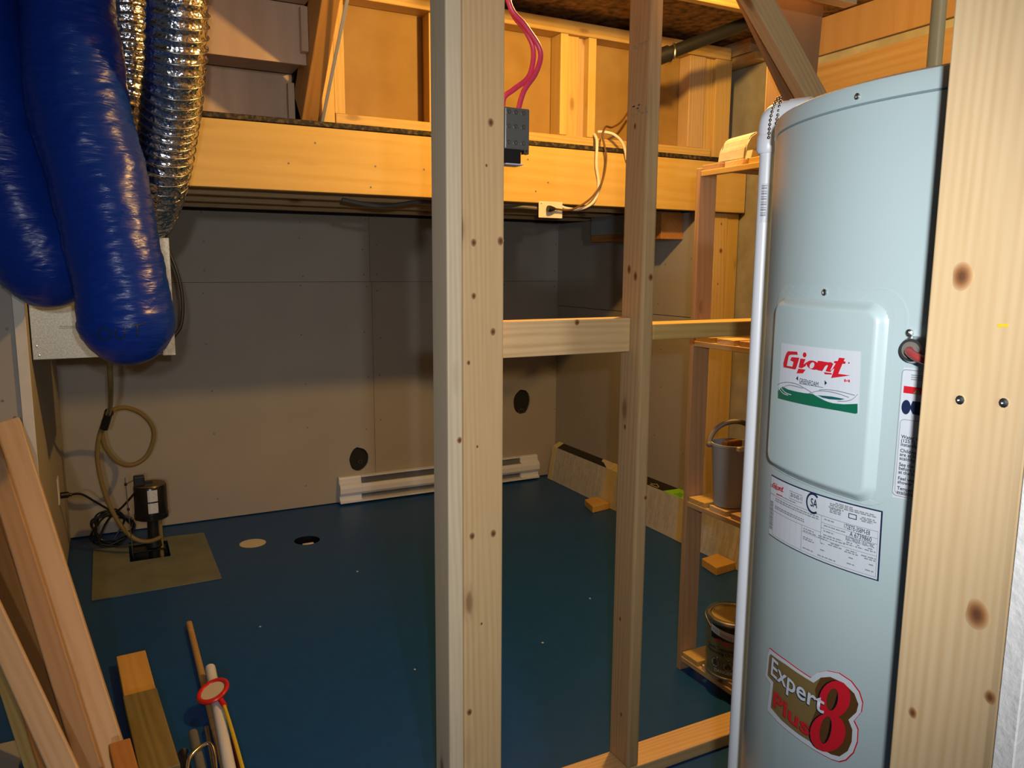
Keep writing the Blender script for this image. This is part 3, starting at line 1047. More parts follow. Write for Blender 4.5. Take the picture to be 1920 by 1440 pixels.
mk('wire_handle', tube(bmesh.new(), [(ccx - 0.086, ccy + 0.01, cz + 0.165), (ccx - 0.07, ccy + 0.055, cz + 0.192), (ccx, ccy + 0.082, cz + 0.197), (ccx + 0.07, ccy + 0.055, cz + 0.192), (ccx + 0.086, ccy + 0.01, cz + 0.165)], 0.0015, 6), STEEL, cn, True)


def wrapm(name, meshes, mat, parent, cx, cy, r, th0, z0, off, tilt=0.0, div=0, sub=0):
    """lay flat print on a standing cylinder; u grows with the angle"""
    bm = merge(meshes)
    if sub:
        bmesh.ops.triangulate(bm, faces=bm.faces[:])
        for _ in range(sub):
            bmesh.ops.subdivide_edges(bm, edges=[e for e in bm.edges if e.calc_length() > div], cuts=1, use_grid_fill=False)
            bmesh.ops.triangulate(bm, faces=bm.faces[:])
    for v in bm.verts:
        u, w = v.co.x, v.co.y
        a = th0 + u / r
        rr = r + (off(u, w) if callable(off) else off)
        v.co = Vector((cx + rr * math.cos(a), cy + rr * math.sin(a), z0 + w + tilt * u))
    return mk(name, bm, mat, parent)


def shift(me, x, y):
    for v in me.vertices:
        v.co.x += x
        v.co.y += y
    return me


TH = math.atan2(-ccy, -ccx) - 0.30        # the side that faces the room
pc = lambda nm, ms, mat, u, w, off, **k: wrapm(nm, [shift(m, u, w) for m in ms], mat, cn, ccx, ccy, cr - 0.001, TH, cz, off, **k)
can_label = wrapm('paper_label', [fill([rect(-0.075, 0.012, 0.095, 0.176)])], OLIVE, cn, ccx, ccy, cr - 0.001, TH, cz, 0.0003, div=0.01, sub=5)
pc = lambda nm, ms, mat, u, w, off, **k: wrapm(nm, [shift(m, u, w) for m in ms], mat, can_label, ccx, ccy, cr - 0.001, TH, cz, off, **k)
pc('dark_band', [fill([rect(-0.05, 0.128, 0.09, 0.176)])], BLACK, 0, 0, 0.0006, div=0.01, sub=4)
pc('barcode_sticker', [fill([[(-0.052, 0.150), (0.07, 0.122), (0.07, 0.150), (-0.052, 0.172)]])], STICK, 0, 0, 0.0009, div=0.01, sub=4)
bars = [fill([rect(-0.045 + 0.006 * k, 0.148 - 0.0014 * k + 0.004, -0.0425 + 0.006 * k, 0.165 - 0.0014 * k)]) for k in range(4)] + [fill([rect(-0.015 + 0.003 * k, 0.144 - 0.0007 * k, -0.0138 + 0.003 * k, 0.156 - 0.0007 * k)]) for k in range(14)]
pc('barcode', bars, PRINTG, 0, 0, 0.0013)
pc('red_flash', [fill([[(-0.03, 0.118), (0.012, 0.112), (0.02, 0.124), (0.0, 0.122), (-0.012, 0.134), (-0.028, 0.130)]])], RED, 0, 0, 0.0013)
pc('label_text', [shift(textm('Semi Transparent', 0.0165, 0.0004), -0.062, 0.094), shift(textm('Penetrating Oil Finish', 0.0145, 0.0004), -0.066, 0.080)], PRINTK, 0, 0, 0.0009)
pc('danger_text', [shift(textm('DANGER', 0.0155, 0.0004), -0.031, 0.019)], STICK, 0, 0, 0.0009)
pc('hazard_tablet', [fill([rect(-0.022, 0.066, 0.018, 0.070)])], STICK, 0, 0, 0.0009)
octo = lambda cx, cy, r: [(cx + r * math.cos(R(22.5 + 45 * k)), cy + r * math.sin(R(22.5 + 45 * k))) for k in range(8)]
pc('hazard_octagon', [fill([octo(-0.028, 0.049, 0.0175), octo(-0.028, 0.049, 0.0150)]), fill([octo(0.016, 0.046, 0.0185), octo(0.016, 0.046, 0.0160)])], PRINTK, 0, 0, 0.0011)
pc('hazard_field', [fill([octo(-0.028, 0.049, 0.0165)]), fill([octo(0.016, 0.046, 0.0175)])], STICK, 0, 0, 0.0008)
skull = [fill([circle(-0.028, 0.053, 0.006, 0.006), circle(-0.0305, 0.053, 0.0015), circle(-0.0255, 0.053, 0.0015)]), fill([rect(-0.0305, 0.044, -0.0255, 0.0475)]),
         fill([[(-0.037, 0.040), (-0.036, 0.0385), (-0.019, 0.046), (-0.02, 0.0475)]]), fill([[(-0.019, 0.040), (-0.020, 0.0385), (-0.037, 0.046), (-0.036, 0.0475)]])]
flame = [fill([[(0.008, 0.037), (0.006, 0.043), (0.009, 0.048), (0.010, 0.045), (0.014, 0.058), (0.018, 0.050), (0.020, 0.053), (0.0265, 0.042), (0.025, 0.037)], [(0.013, 0.038), (0.0145, 0.044), (0.0175, 0.040), (0.0185, 0.043), (0.020, 0.038)]])]
pc('hazard_symbol', skull + flame, PRINTK, 0, 0, 0.0013)

# ------------------------------------------------------------------ water heater
HX, HY, HR = 0.948, 0.515, 0.300
wh = thing('water_heater', 'tall pale blue white cylindrical water heater with red lettered stickers', 'water heater', (HX, HY, 0.001))
hb = lathe(bmesh.new(), [(0.26, 0.001), (0.285, 0.004), (0.285, 0.045), (0.299, 0.05), (0.3, 0.055), (0.3, 1.5335), (0.2985, 1.5345)], (HX, HY, 0), 128)
mk('jacket', hb, HEAT, wh, True)
mk('top_cap', lathe(bmesh.new(), [(0.299, 1.5350), (0.3012, 1.5358), (0.3012, 1.549), (0.2995, 1.554), (0.295, 1.5565), (0.27, 1.558), (0.0, 1.560)], (HX, HY, 0), 128), HEAT, wh, True)


def onheater(name, meshes, mat, parent, deg, z, off, tilt=0.0, **k):
    return wrapm(name, meshes, mat, parent, HX, HY, HR, R(deg), z, off, tilt, **k)


def sdf(u, w, hu, hw_, r):
    qx, qy = abs(u) - hu + r, abs(w) - hw_ + r
    return math.hypot(max(qx, 0), max(qy, 0)) + min(max(qx, qy), 0) - r


def sstep(x):
    x = max(0, min(1, x))
    return x * x * (3 - 2 * x)


def gridm(u0, w0, u1, w1, n, m, keep=None):
    bm = bmesh.new()
    V = [[bm.verts.new((u0 + (u1 - u0) * i / n, w0 + (w1 - w0) * j / m, 0)) for j in range(m + 1)] for i in range(n + 1)]
    for i in range(n):
        for j in range(m):
            bm.faces.new((V[i][j], V[i + 1][j], V[i + 1][j + 1], V[i][j + 1]))
    me = bpy.data.meshes.new('tmp')
    bm.to_mesh(me)
    bm.free()
    return me


# access cover: flat flange and a raised pillow panel
fm = [fill([rrect(-0.098, -0.104, 0.098, 0.107, 0.028)])]
onheater('cover_flange', fm, HEAT, wh, 170.2, 1.255, 0.0012, div=0.02, sub=4)


def panel_h(u, w):
    d = sdf(u, w, 0.0855, 0.0985, 0.020)
    h = 0.0075 * sstep(-d / 0.010)
    return 0.0013 + h if d < 0 else 0.0002


pn = onheater('access_panel', [gridm(-0.0865, -0.0995, 0.0865, 0.0995, 96, 110)], HEAT, wh, 169.3, 1.2505, panel_h)
for p in pn.data.polygons:
    p.use_smooth = True


def heater_screw(deg, z, r=0.0036, name='screw'):
    a = R(deg)
    n = Vector((math.cos(a), math.sin(a), 0))
    c = Vector((HX, HY, z)) + n * (HR + 0.001)
    bm = bmesh.new()
    lathe(bm, [(r, 0.0), (r * 0.95, 0.0015), (r * 0.5, 0.0026), (0.0002, 0.0028)], (0, 0, 0), 14)
    bbox(bm, (-r * 0.5, -0.0004, 0.0024), (r * 0.5, 0.0004, 0.0030))
    q = Vector((0, 0, 1)).rotation_difference(n).to_matrix().to_4x4()
    bm.transform(Matrix.Translation(c) @ q)
    return mk(name, bm, STEEL, wh, True)


heater_screw(175.6, 1.5427, 0.0032)
heater_screw(170.6, 1.3560)
heater_screw(189.4, 1.3222)

PH = 0.0088      # print lies on the raised panel
mm = lambda L: [(x / 1000, y / 1000) for x, y in L]
lg = [(-51.3, 30.3), (67.0, 33.4), (69.3, -26.7), (-50.2, -31.2)]
logo_part = onheater('logo_sticker', [fill([mm(lg)])], STICK, wh, 168.75, 1.268, PH + 0.0006, div=0.012, sub=4)
LG = dict(
    G=[(-34.2, 23.0), (-16.9, 24.4), (-15.4, 21.3), (-26.0, 20.3), (-30.1, 19.5), (-32.4, 17.6), (-34.9, 7.0), (-24.0, 7.3), (-22.2, 12.8), (-27.6, 13.6), (-28.6, 14.1), (-26.5, 17.5), (-12.3, 18.4), (-17.0, 6.2), (-19.0, 5.1), (-41.6, 4.5), (-42.6, 8.5), (-39.9, 15.8), (-37.4, 20.4)],
    i=[(-10.5, 17.9), (-2.0, 18.2), (-4.9, 12.2), (0.7, 15.8), (-1.1, 11.2), (-7.1, 8.0), (-12.7, 8.1)],
    d=[(-0.9, 22.8), (-1.1, 21.7), (-1.8, 20.7), (-3.0, 20.0), (-4.3, 19.9), (-5.6, 20.2), (-6.5, 21.0), (-7.0, 22.1), (-6.8, 23.3), (-6.0, 24.3), (-4.8, 25.0), (-3.5, 25.1), (-2.2, 24.7), (-1.3, 23.9)],
    s=[(16.7, 18.8), (24.2, 19.0), (19.7, 12.3), (21.9, 10.6), (20.4, 9.4), (13.5, 9.4)],
    n=[(23.9, 18.8), (29.6, 19.0), (23.6, 9.1), (16.8, 9.1)],
    m=[(25.4, 15.0), (28.9, 18.6), (34.0, 19.5), (37.2, 18.1), (35.6, 14.6), (33.7, 10.9), (36.1, 12.4), (34.6, 9.5), (27.8, 9.5), (30.7, 15.7), (29.1, 16.0), (24.8, 12.7)],
    t=[(43.6, 25.0), (50.7, 25.2), (49.4, 22.3), (52.0, 21.8), (51.2, 19.7), (48.3, 19.7), (44.1, 9.0), (58.0, 9.2), (45.2, 6.0), (35.5, 3.6), (37.2, 8.0), (38.9, 13.8), (35.5, 11.2), (40.2, 18.9), (37.3, 19.4), (38.6, 21.1), (42.4, 21.6)],
    u=[(-13.0, 6.7), (35.7, 8.5), (36.4, 7.2), (-15.5, 1.5)])
AO = [(18.8, 12.3), (17.7, 10.8), (15.6, 9.7), (12.8, 9.0), (9.5, 8.8), (6.2, 9.2), (3.3, 10.1), (1.2, 11.4), (0.0, 12.9), (0.1, 14.5), (1.4, 16.0), (3.7, 17.2), (6.6, 17.9), (9.9, 18.0), (13.1, 17.6), (15.9, 16.7), (17.8, 15.4), (18.8, 13.8)]
AI = [(11.5, 12.4), (10.4, 10.9), (8.9, 9.9), (7.3, 9.4), (5.9, 9.7), (5.1, 10.6), (4.9, 12.0), (5.4, 13.5), (6.6, 15.0), (8.1, 16.0), (9.7, 16.5), (11.0, 16.2), (11.8, 15.3), (12.0, 14.0)]


def giant(k=1.0, ox=0, oy=0):
    f = lambda L: [(x / 1000 * k + ox, y / 1000 * k + oy) for x, y in L]
    return [fill([f(L)]) for L in LG.values()] + [fill([f(AO), f(AI)])]


onheater('logo_lettering', giant(), RED, logo_part, 168.75, 1.268, PH + 0.0013)
GR = [(-51.2, -23.2), (-41.5, -17.0), (-29.4, -18.4), (-15.5, -18.2), (-0.1, -17.5), (10.5, -16.5), (18.0, -16.7), (31.6, -20.0), (42.7, -21.1), (53.0, -20.2), (68.2, -17.2), (68.9, -26.2), (66.5, -27.2), (46.8, -27.5), (8.2, -29.2), (-20.4, -30.3), (-50.2, -31.4)]
onheater('green_swoosh', [fill([mm(GR)])], GREEN, logo_part, 168.75, 1.268, PH + 0.0012, div=0.012, sub=4)
onheater('teal_swoosh', [fill([mm([(19.6, -16.4), (38.5, -14.8), (53.8, -14.8), (48.6, -16.6), (35.2, -18.0), (26.1, -17.9)])])], TEAL, logo_part, 168.75, 1.268, PH + 0.0012, div=0.012, sub=3)


def ribbon(L, w):
    P = [Vector((x / 1000, y / 1000, 0)) for x, y in L]
    P = spline(P, 5)
    a, b = [], []
    for i, p in enumerate(P):
        t = (P[min(i + 1, len(P) - 1)] - P[max(0, i - 1)]).normalized()
        n = Vector((-t.y, t.x, 0)) * w / 2
        a.append((p.x + n.x, p.y + n.y))
        b.append((p.x - n.x, p.y - n.y))
    return fill([a + b[::-1]])


curves = [[(-51.4, -16.1), (-42.0, -12.8), (-29.2, -10.3), (-12.3, -9.9), (3.1, -12.9), (15.5, -16.2)], [(7.0, -16.7), (19.2, -12.2), (30.8, -10.4), (45.3, -10.5), (58.9, -12.3)], [(21.5, -10.7), (30.6, -8.8), (45.1, -8.0), (65.0, -9.2)], [(-42.4, -20.0), (-33.3, -14.9), (-22.3, -12.6), (-2.4, -12.6)], [(46.0, -18.2), (56.0, -16.4), (62.8, -13.4), (68.0, -7.7)]]
onheater('swoosh_lines', [ribbon(c, 0.0006) for c in curves], PRINTG, logo_part, 168.75, 1.268, PH + 0.0018)
onheater('white_swoosh_lines', [ribbon([(12, -15.5), (22, -18), (31.6, -20.0), (42, -20.8)], 0.0009), ribbon([(-50, -20), (-44, -22), (-38, -24), (-28, -24.5)], 0.0008), ribbon([(-46, -18), (-38, -21), (-32, -22.6), (-22, -23)], 0.0008)], STICK, logo_part, 168.75, 1.268, PH + 0.0019)
gt = [shift(textm('GREENFOAM', 0.0071, 0.0, 0, 'LEFT', 0.72), -0.0102, -0.0078)]
gt += [fill([mm([(-16.1, -4.1), (-12.7, -1.0), (-12.2, -6.0)])]), fill([mm([(27.4, 0.2), (30.8, -2.2), (28.0, -4.9)])]), fill([mm([(-10, -8.6), (26, -7.3), (26, -7.7), (-10, -9.0)])])]
onheater('logo_subtitle', gt, PRINTB, logo_part, 168.75, 1.268, PH + 0.0013, 0.0)
onheater('flag_mark', [fill([mm([(51.6, 4.6), (53.4, 4.7), (53.4, 2.2), (51.7, 2.2)])]), fill([mm([(56.2, 4.8), (57.9, 4.9), (58.1, 2.5), (56.3, 2.4)])]), fill([circle(0.0548, 0.0035, 0.0008, 0.0009, 5)]), fill([circle(0.0555, 0.0212, 0.0009, n=10)])], RED, logo_part, 168.75, 1.268, PH + 0.0013)

# rating plate
PLT = [(-83.5, 33.4), (90.1, 41.5), (91.4, -29.0), (-81.1, -38.6)]


def bil(u, w):
    """position on the rating plate, u and w from 0 to 1 (w upwards)"""
    a, b, c, d = PLT
    x = (1 - w) * ((1 - u) * d[0] + u * c[0]) + w * ((1 - u) * a[0] + u * b[0])
    y = (1 - w) * ((1 - u) * d[1] + u * c[1]) + w * ((1 - u) * a[1] + u * b[1])
    return x / 1000, y / 1000


def pbox(u0, w0, u1, w1):
    return [bil(u0, w0), bil(u1, w0), bil(u1, w1), bil(u0, w1)]


onheater('plate_border', [fill([pbox(0, 0, 1, 1)])], PRINTB, wh, 170, 1.108, 0.0008, div=0.012, sub=4)
plate_part = onheater('rating_plate', [fill([pbox(0.008, 0.018, 0.992, 0.982)])], STICK, wh, 170, 1.108, 0.0014, div=0.012, sub=4)
ln = []
for q in ((0.01, 0.70, 0.60, 0.706), (0.60, 0.70, 0.985, 0.706), (0.597, 0.30, 0.60, 0.70), (0.60, 0.60, 0.985, 0.605), (0.08, 0.445, 0.60, 0.45), (0.60, 0.52, 0.985, 0.525), (0.43, 0.35, 0.985, 0.355),
          (0.427, 0.05, 0.43, 0.445), (0.08, 0.05, 0.985, 0.055), (0.08, 0.05, 0.082, 0.445), (0.983, 0.05, 0.985, 0.70)):
    ln.append(fill([pbox(*q)]))
ln.append(fill([pbox(0.28, 0.775, 0.42, 0.90), pbox(0.282, 0.783, 0.418, 0.892)]))
onheater('plate_lines', ln, PRINTG, plate_part, 170, 1.108, 0.0020, div=0.02, sub=3)
fp = []
rnd = random.Random(5)
rows = [(0.10, 0.655, 0.58), (0.10, 0.622, 0.58), (0.10, 0.53, 0.45), (0.10, 0.50, 0.45), (0.015, 0.84, 0.11), (0.015, 0.81, 0.13), (0.20, 0.735, 0.36), (0.62, 0.655, 0.70), (0.62, 0.56, 0.78), (0.62, 0.48, 0.70), (0.62, 0.42, 0.76), (0.62, 0.385, 0.78),
        (0.445, 0.40, 0.54), (0.445, 0.365, 0.56), (0.445, 0.27, 0.53), (0.445, 0.24, 0.55), (0.445, 0.10, 0.54), (0.58, 0.38, 0.64), (0.58, 0.35, 0.65), (0.68, 0.33, 0.74), (0.66, 0.30, 0.76), (0.79, 0.31, 0.86), (0.78, 0.28, 0.87), (0.89, 0.30, 0.98), (0.91, 0.27, 0.98),
        (0.60, 0.28, 0.63), (0.60, 0.18, 0.64), (0.81, 0.21, 0.84), (0.80, 0.12, 0.85), (0.94, 0.20, 0.97), (0.92, 0.11, 0.97), (0.58, 0.085, 0.72),
        (0.70, 0.94, 0.82), (0.66, 0.915, 0.96), (0.66, 0.89, 0.97), (0.65, 0.86, 0.76), (0.66, 0.84, 0.74), (0.66, 0.815, 0.75), (0.66, 0.79, 0.74), (0.88, 0.84, 0.96), (0.87, 0.815, 0.97), (0.88, 0.79, 0.95), (0.79, 0.425, 0.83), (0.77, 0.395, 0.84), (0.86, 0.425, 0.88), (0.85, 0.395, 0.90), (0.93, 0.425, 0.96), (0.91, 0.395, 0.975)]
for a, w, b in rows:
    u = a
    while u < b:
        l = min(rnd.uniform(0.012, 0.035), b - u)
        fp.append(fill([pbox(u, w, u + l, w + 0.016)]))
        u += l + 0.006
onheater('plate_fine_print', fp, PRINTG, plate_part, 170, 1.108, 0.0020)


def ptext(body, u, w, size, shear=0.0, bold=0.0, sx=1.0):
    me = textm(body, size, bold, shear, 'LEFT', sx)
    ox, oy = bil(u, w)
    for v in me.vertices:
        v.co.y += v.co.x * 0.047
        v.co.x += ox
        v.co.y += oy
    return me


pt = [ptext('2010-02-11', 0.295, 0.815, 0.0062, sx=0.8), ptext('172ETE-3S8M-E8', 0.765, 0.625, 0.0068, sx=0.63), ptext('A 6739860', 0.81, 0.535, 0.0068, sx=0.80), ptext('ELECTRIQUE / ELECTRIC', 0.785, 0.462, 0.0056, sx=0.52)]
cx_, cy_ = bil(0.522, 0.84)
ring = [(cx_ + r_ * math.cos(R(a)), cy_ + r_ * 1.06 * math.sin(R(a))) for r_, rg in ((0.0108, range(50, 311, 10)), (0.0086, range(310, 49, -10))) for a in rg]
onheater('approval_mark', [fill([ring]), ptext('SA', 0.500, 0.79, 0.0125, 0.0, 0.0002, 0.72)], PRINTB, plate_part, 170, 1.108, 0.0022)
onheater('plate_icon', [fill([pbox(0.795, 0.79, 0.85, 0.862), pbox(0.80, 0.80, 0.845, 0.852)])], PRINTB, plate_part, 170, 1.108, 0.0022)
for me_ in pt:
    onheater('plate_lettering', [me_], PRINTB, plate_part, 170, 1.108, 0.0022)
lx, ly = bil(0.12, 0.88)
onheater('plate_logo', giant(0.30, lx, ly - 0.003) + [fill([pbox(0.115, 0.775, 0.20, 0.79)])], RED, plate_part, 170, 1.108, 0.0022, 0.045)
bars = []
w = 0.12
k = 0
while w < 0.56:
    t_ = (0.010, 0.018, 0.008, 0.026, 0.012)[k % 5]
    bars.append(fill([pbox(0.022, w, 0.070, w + t_)]))
    w += t_ + (0.010, 0.007, 0.013)[k % 3]
    k += 1
onheater('plate_barcode', bars, PRINTG, plate_part, 170, 1.108, 0.0020)

# lower badge
BO = [(-70.0, 26.1), (-31.4, 30.6), (9.7, 32.4), (18.5, 43.2), (30.7, 51.3), (45.8, 56.1), (60.2, 54.4), (69.9, 47.5), (74.3, 38.1), (73.7, 27.7), (66.6, 14.0), (71.6, 7.6), (71.9, -5.5), (68.5, -19.3), (61.0, -31.8), (53.5, -38.3), (43.7, -41.4), (24.2, -44.1), (0.0, -46.3), (-39.5, -49.5), (-66.8, -50.1), (-62.4, -14.3), (-77.4, -12.6), (-73.8, 18.3)]
BI = [(-65.1, 21.9), (-31.0, 26.7), (14.9, 29.8), (24.4, 40.8), (36.3, 47.7), (52.8, 49.3), (65.7, 44.0), (70.9, 35.0), (69.4, 25.5), (61.3, 13.1), (66.5, 4.8), (66.8, -8.3), (63.2, -20.8), (54.6, -31.8), (44.9, -35.3), (25.4, -37.0), (-0.6, -40.3), (-31.9, -42.3), (-57.4, -41.0), (-54.8, -7.6), (-69.7, -7.4), (-68.2, 17.8)]
grow = lambda L, k: [((x + (1 if x > 0 else -1) * k), y + (k if y > 4 else -k)) for x, y in L]
BD = dict(deg=172, z=0.91)
onheater('badge_outline', [fill([mm(grow(BO, 0.9))])], RED, wh, 172, 0.91, 0.0006, div=0.012, sub=4)
badge_part = onheater('badge_sticker', [fill([mm(BO)])], STICK, wh, 172, 0.91, 0.0011, div=0.012, sub=4)
onheater('badge_field', [fill([mm(BI)])], GOLD, badge_part, 172, 0.91, 0.0017, div=0.012, sub=4)
onheater('badge_brown_edge', [fill([mm([(18, 24), (24.4, 40.8), (36.3, 47.7), (52.8, 49.3), (65.7, 44.0), (70.9, 35.0), (69.4, 25.5), (61.3, 13.1), (66.5, 4.8), (66.8, -8.3), (63.2, -20.8), (54.6, -31.8), (44.9, -35.3), (25.4, -37.0), (20, -34), (14, -20), (22, 4)])])], BROWNP, badge_part, 172, 0.91, 0.0021, div=0.012, sub=4)
E8T = [(62.2, 32.0), (60.7, 26.2), (58.0, 20.5), (54.5, 15.1), (50.2, 10.5), (45.5, 7.0), (40.6, 4.7), (35.8, 4.0), (31.6, 4.8), (28.3, 7.2), (26.1, 11.0), (25.3, 16.0), (25.8, 21.8), (27.7, 27.9), (30.8, 34.1), (34.7, 39.6), (39.3, 44.3), (44.2, 47.7), (49.0, 49.6), (53.4, 50.0), (57.1, 48.8), (60.0, 46.2), (61.9, 42.4), (62.6, 37.5)]
E8TI = [(48.6, 28.0), (47.8, 23.3), (46.2, 18.9), (44.1, 15.3), (41.7, 12.9), (39.4, 11.9), (37.3, 12.7), (35.7, 15.0), (34.9, 18.5), (35.0, 23.0), (35.9, 27.7), (37.6, 32.2), (39.7, 35.8), (42.1, 38.2), (44.5, 39.0), (46.5, 38.2), (48.0, 35.9), (48.7, 32.4)]
E8B = [(59.8, -6.9), (58.1, -13.1), (55.1, -19.4), (51.1, -25.3), (46.1, -30.6), (40.5, -34.8), (34.7, -37.6), (29.1, -38.9), (24.0, -38.6), (19.9, -36.5), (17.2, -32.7), (16.0, -27.6), (16.5, -21.4), (18.7, -14.7), (22.3, -7.9), (27.0, -1.6), (32.4, 3.8), (38.1, 7.8), (43.8, 10.3), (49.0, 11.1), (53.5, 10.2), (56.9, 7.8), (59.2, 3.9), (60.2, -1.1)]
E8BI = [(43.3, -9.2), (42.3, -15.1), (40.6, -20.6), (38.4, -25.2), (35.9, -28.2), (33.4, -29.2), (31.3, -28.2), (29.7, -25.3), (29.0, -20.7), (29.3, -15.0), (30.3, -9.0), (32.2, -3.4), (34.5, 1.1), (37.0, 4.0), (39.4, 5.0), (41.4, 3.9), (42.9, 0.9), (43.5, -3.6)]
sh_ = lambda L, dx, dy: [(x + dx, y + dy) for x, y in L]
onheater('eight_shadow', [fill([mm(sh_(E8T, -2.6, -0.8)), mm(sh_(E8TI, -1.0, 0))]), fill([mm(sh_(E8B, -2.6, -1)), mm(sh_(E8BI, -1.0, 0))])], BLKM, badge_part, 172, 0.91, 0.0026, div=0.012, sub=3)
onheater('eight', [fill([mm(E8T), mm(E8TI)]), fill([mm(E8B), mm(E8BI)])], RED, badge_part, 172, 0.91, 0.0031, div=0.012, sub=3)
onheater('eight_counter_shade', [fill([mm([(48.6, 28.0), (47.8, 23.3), (46.2, 18.9), (44.1, 15.3), (41.7, 12.9), (41.6, 14.5), (43.5, 18.5), (45.0, 24.0), (46.2, 30.0), (47.4, 36.8), (48.5, 33)])]),
                                 fill([mm([(43.3, -9.2), (42.3, -15.1), (40.6, -20.6), (38.4, -25.2), (35.9, -28.2), (36.5, -25), (38.6, -19), (40.0, -12), (40.8, -4), (41.2, 3), (43, -1)])])], BLKM, badge_part, 172, 0.91, 0.0028, div=0.012, sub=2)


def arc_text(body, size, x0, y0, x1, y1, bold, grow_):
    """letters that grow along a slanted base line, as on the badge"""
    me = textm(body, size, bold, 0.0)
    wmax = max(v.co.x for v in me.vertices)
    for v in me.vertices:
        t = v.co.x / wmax
        k = 1 + grow_ * (t - 0.5)
        v.co = Vector((x0 + (x1 - x0) * t + v.co.y * 0.05, y0 + (y1 - y0) * t + v.co.y * k, 0))
    return me


onheater('badge_word_shadow', [arc_text('Expert', 0.030, -0.0615, 0.0000, 0.0325, 0.0035, 0.0009, -0.1)], PRINTB, badge_part, 172, 0.91, 0.0034)
onheater('badge_word', [arc_text('Expert', 0.030, -0.0605, 0.0005, 0.0330, 0.0045, 0.0004, -0.1)], STICK, badge_part, 172, 0.91, 0.0038)
onheater('badge_word_red_shadow', [arc_text('Plus', 0.0262, -0.0538, -0.0355, 0.0140, -0.0335, 0.0008, -0.1)], BLKM, badge_part, 172, 0.91, 0.0023)
onheater('badge_word_red', [arc_text('Plus', 0.0262, -0.053, -0.0348, 0.0145, -0.0328, 0.0006, -0.1)], RED, badge_part, 172, 0.91, 0.0027)

# safety sticker, mostly hidden by the near stud
safety_part = onheater('safety_sticker', [fill([[(-0.0094, 0.0597), (0.07, 0.0625), (0.07, -0.060), (-0.0069, -0.0647)]])], STICK, wh, 190, 1.23, 0.0006, div=0.012, sub=4)
onheater('safety_border', [fill([rrect(-0.0072, -0.0620, 0.068, 0.0585, 0.004), rrect(-0.0066, -0.0614, 0.0674, 0.0579, 0.0036)]), fill([rrect(-0.0050, -0.0600, 0.0665, 0.012, 0.004), rrect(-0.0045, -0.0595, 0.066, 0.0115, 0.0036)])], PRINTG, safety_part, 190, 1.23, 0.0012, div=0.012, sub=3)
onheater('safety_red_bar', [fill([rect(-0.0042, 0.0365, 0.066, 0.0430)])], RED, safety_part, 190, 1.23, 0.0012, div=0.012, sub=3)
onheater('warning_triangle', [fill([[(0.005, 0.0372), (0.0115, 0.0372), (0.0083, 0.0422)]])], TIN, safety_part, 190, 1.23, 0.0017)
onheater('safety_pictogram', [fill([circle(-0.0005, 0.0235, 0.0042, 0.0068, 16)]), fill([[(0.005, 0.030), (0.016, 0.030), (0.016, 0.017), (0.006, 0.018), (0.003, 0.0235)]])], PRINTB, safety_part, 190, 1.23, 0.0015)
tx = []
z = -0.006
for para in ('Water over 52', '(125 F) can burn', 'instantly', '', 'Children, elderly', 'are at high risk', 'scalding', '', 'See the manual', 'before setting', 'at the heater', '', 'Feel water', 'shower', '', 'Temperature', 'available'):
    if para:
        tx.append(shift(textm(para, 0.0045, 0.00005), -0.0026, z))
    z -= 0.0037 if para else 0.0022
onheater('safety_text', tx, PRINTK, safety_part, 190, 1.23, 0.0015)
onheater('safety_small_text', [fill([rect(0.002, 0.0535 - 0.002 * k, 0.03, 0.0543 - 0.002 * k)]) for k in range(3)], PRINTG, safety_part, 190, 1.23, 0.0015)

# cable connector with red cable
a = R(190.6)
nrm = Vector((math.cos(a), math.sin(a), 0))
c0 = Vector((HX, HY, 1.3073)) + nrm * HR
mk('cable_connector', tube(bmesh.new(), [c0, c0 + nrm * 0.004, c0 + nrm * 0.010], lambda t, s: 0.0125 if t < 0.6 else 0.0105, 24, raw=True), STEEL, wh, True)
mk('connector_throat', tube(bmesh.new(), [c0 + nrm * 0.0101, c0 + nrm * 0.0108], 0.0078, 20, raw=True), GREYD, wh, True)
rc = newmat('red_cable', (0.42, 0.06, 0.06), 0.4)
mk('supply_cable', tube(bmesh.new(), [c0 + nrm * 0.006, c0 + nrm * 0.016 + Vector((0, -0.002, -0.001)), c0 + nrm * 0.022 + Vector((0.0, -0.02, -0.006)), c0 + nrm * 0.022 + Vector((0.01, -0.05, -0.012))], 0.0038, 10), rc, wh, True)

# relief pipe and elbow
PX, PY = 0.811, 0.814
pp = thing('relief_pipe', 'white plastic relief pipe hanging beside the water heater from an elbow', 'pipe', (PX, PY, 0.10))
mk('pipe', lathe(bmesh.new(), [(0.0085, 0.10), (0.0105, 0.10), (0.0105, 1.552), (0.0085, 1.552)], (PX, PY, 0), 24), WHITE, pp, True)
ed = (Vector((HX, HY, 0)) - Vector((PX, PY, 0))).normalized()
bm = bmesh.new()
e0 = Vector((PX, PY, 0))
tube(bm, [e0 + Vector((0, 0, z)) for z in (1.534, 1.538, 1.556, 1.560)], lambda t, s: (0.0132, 0.0152, 0.0152, 0.0128)[min(3, int(t * 3 + 0.5))], 24, raw=True)
tube(bm, [e0 + Vector((0, 0, 1.556)), e0 + Vector((0, 0, 1.572)), e0 + Vector((0, 0, 1.582)) + ed * 0.004, e0 + Vector((0, 0, 1.587)) + ed * 0.016, e0 + Vector((0, 0, 1.587)) + ed * 0.034], 0.0135, 24, 5)
tube(bm, [e0 + Vector((0, 0, 1.587)) + ed * 0.028, e0 + Vector((0, 0, 1.587)) + ed * 0.055], 0.0152, 24, raw=True)
mk('elbow', bm, WHITE, pp, True)
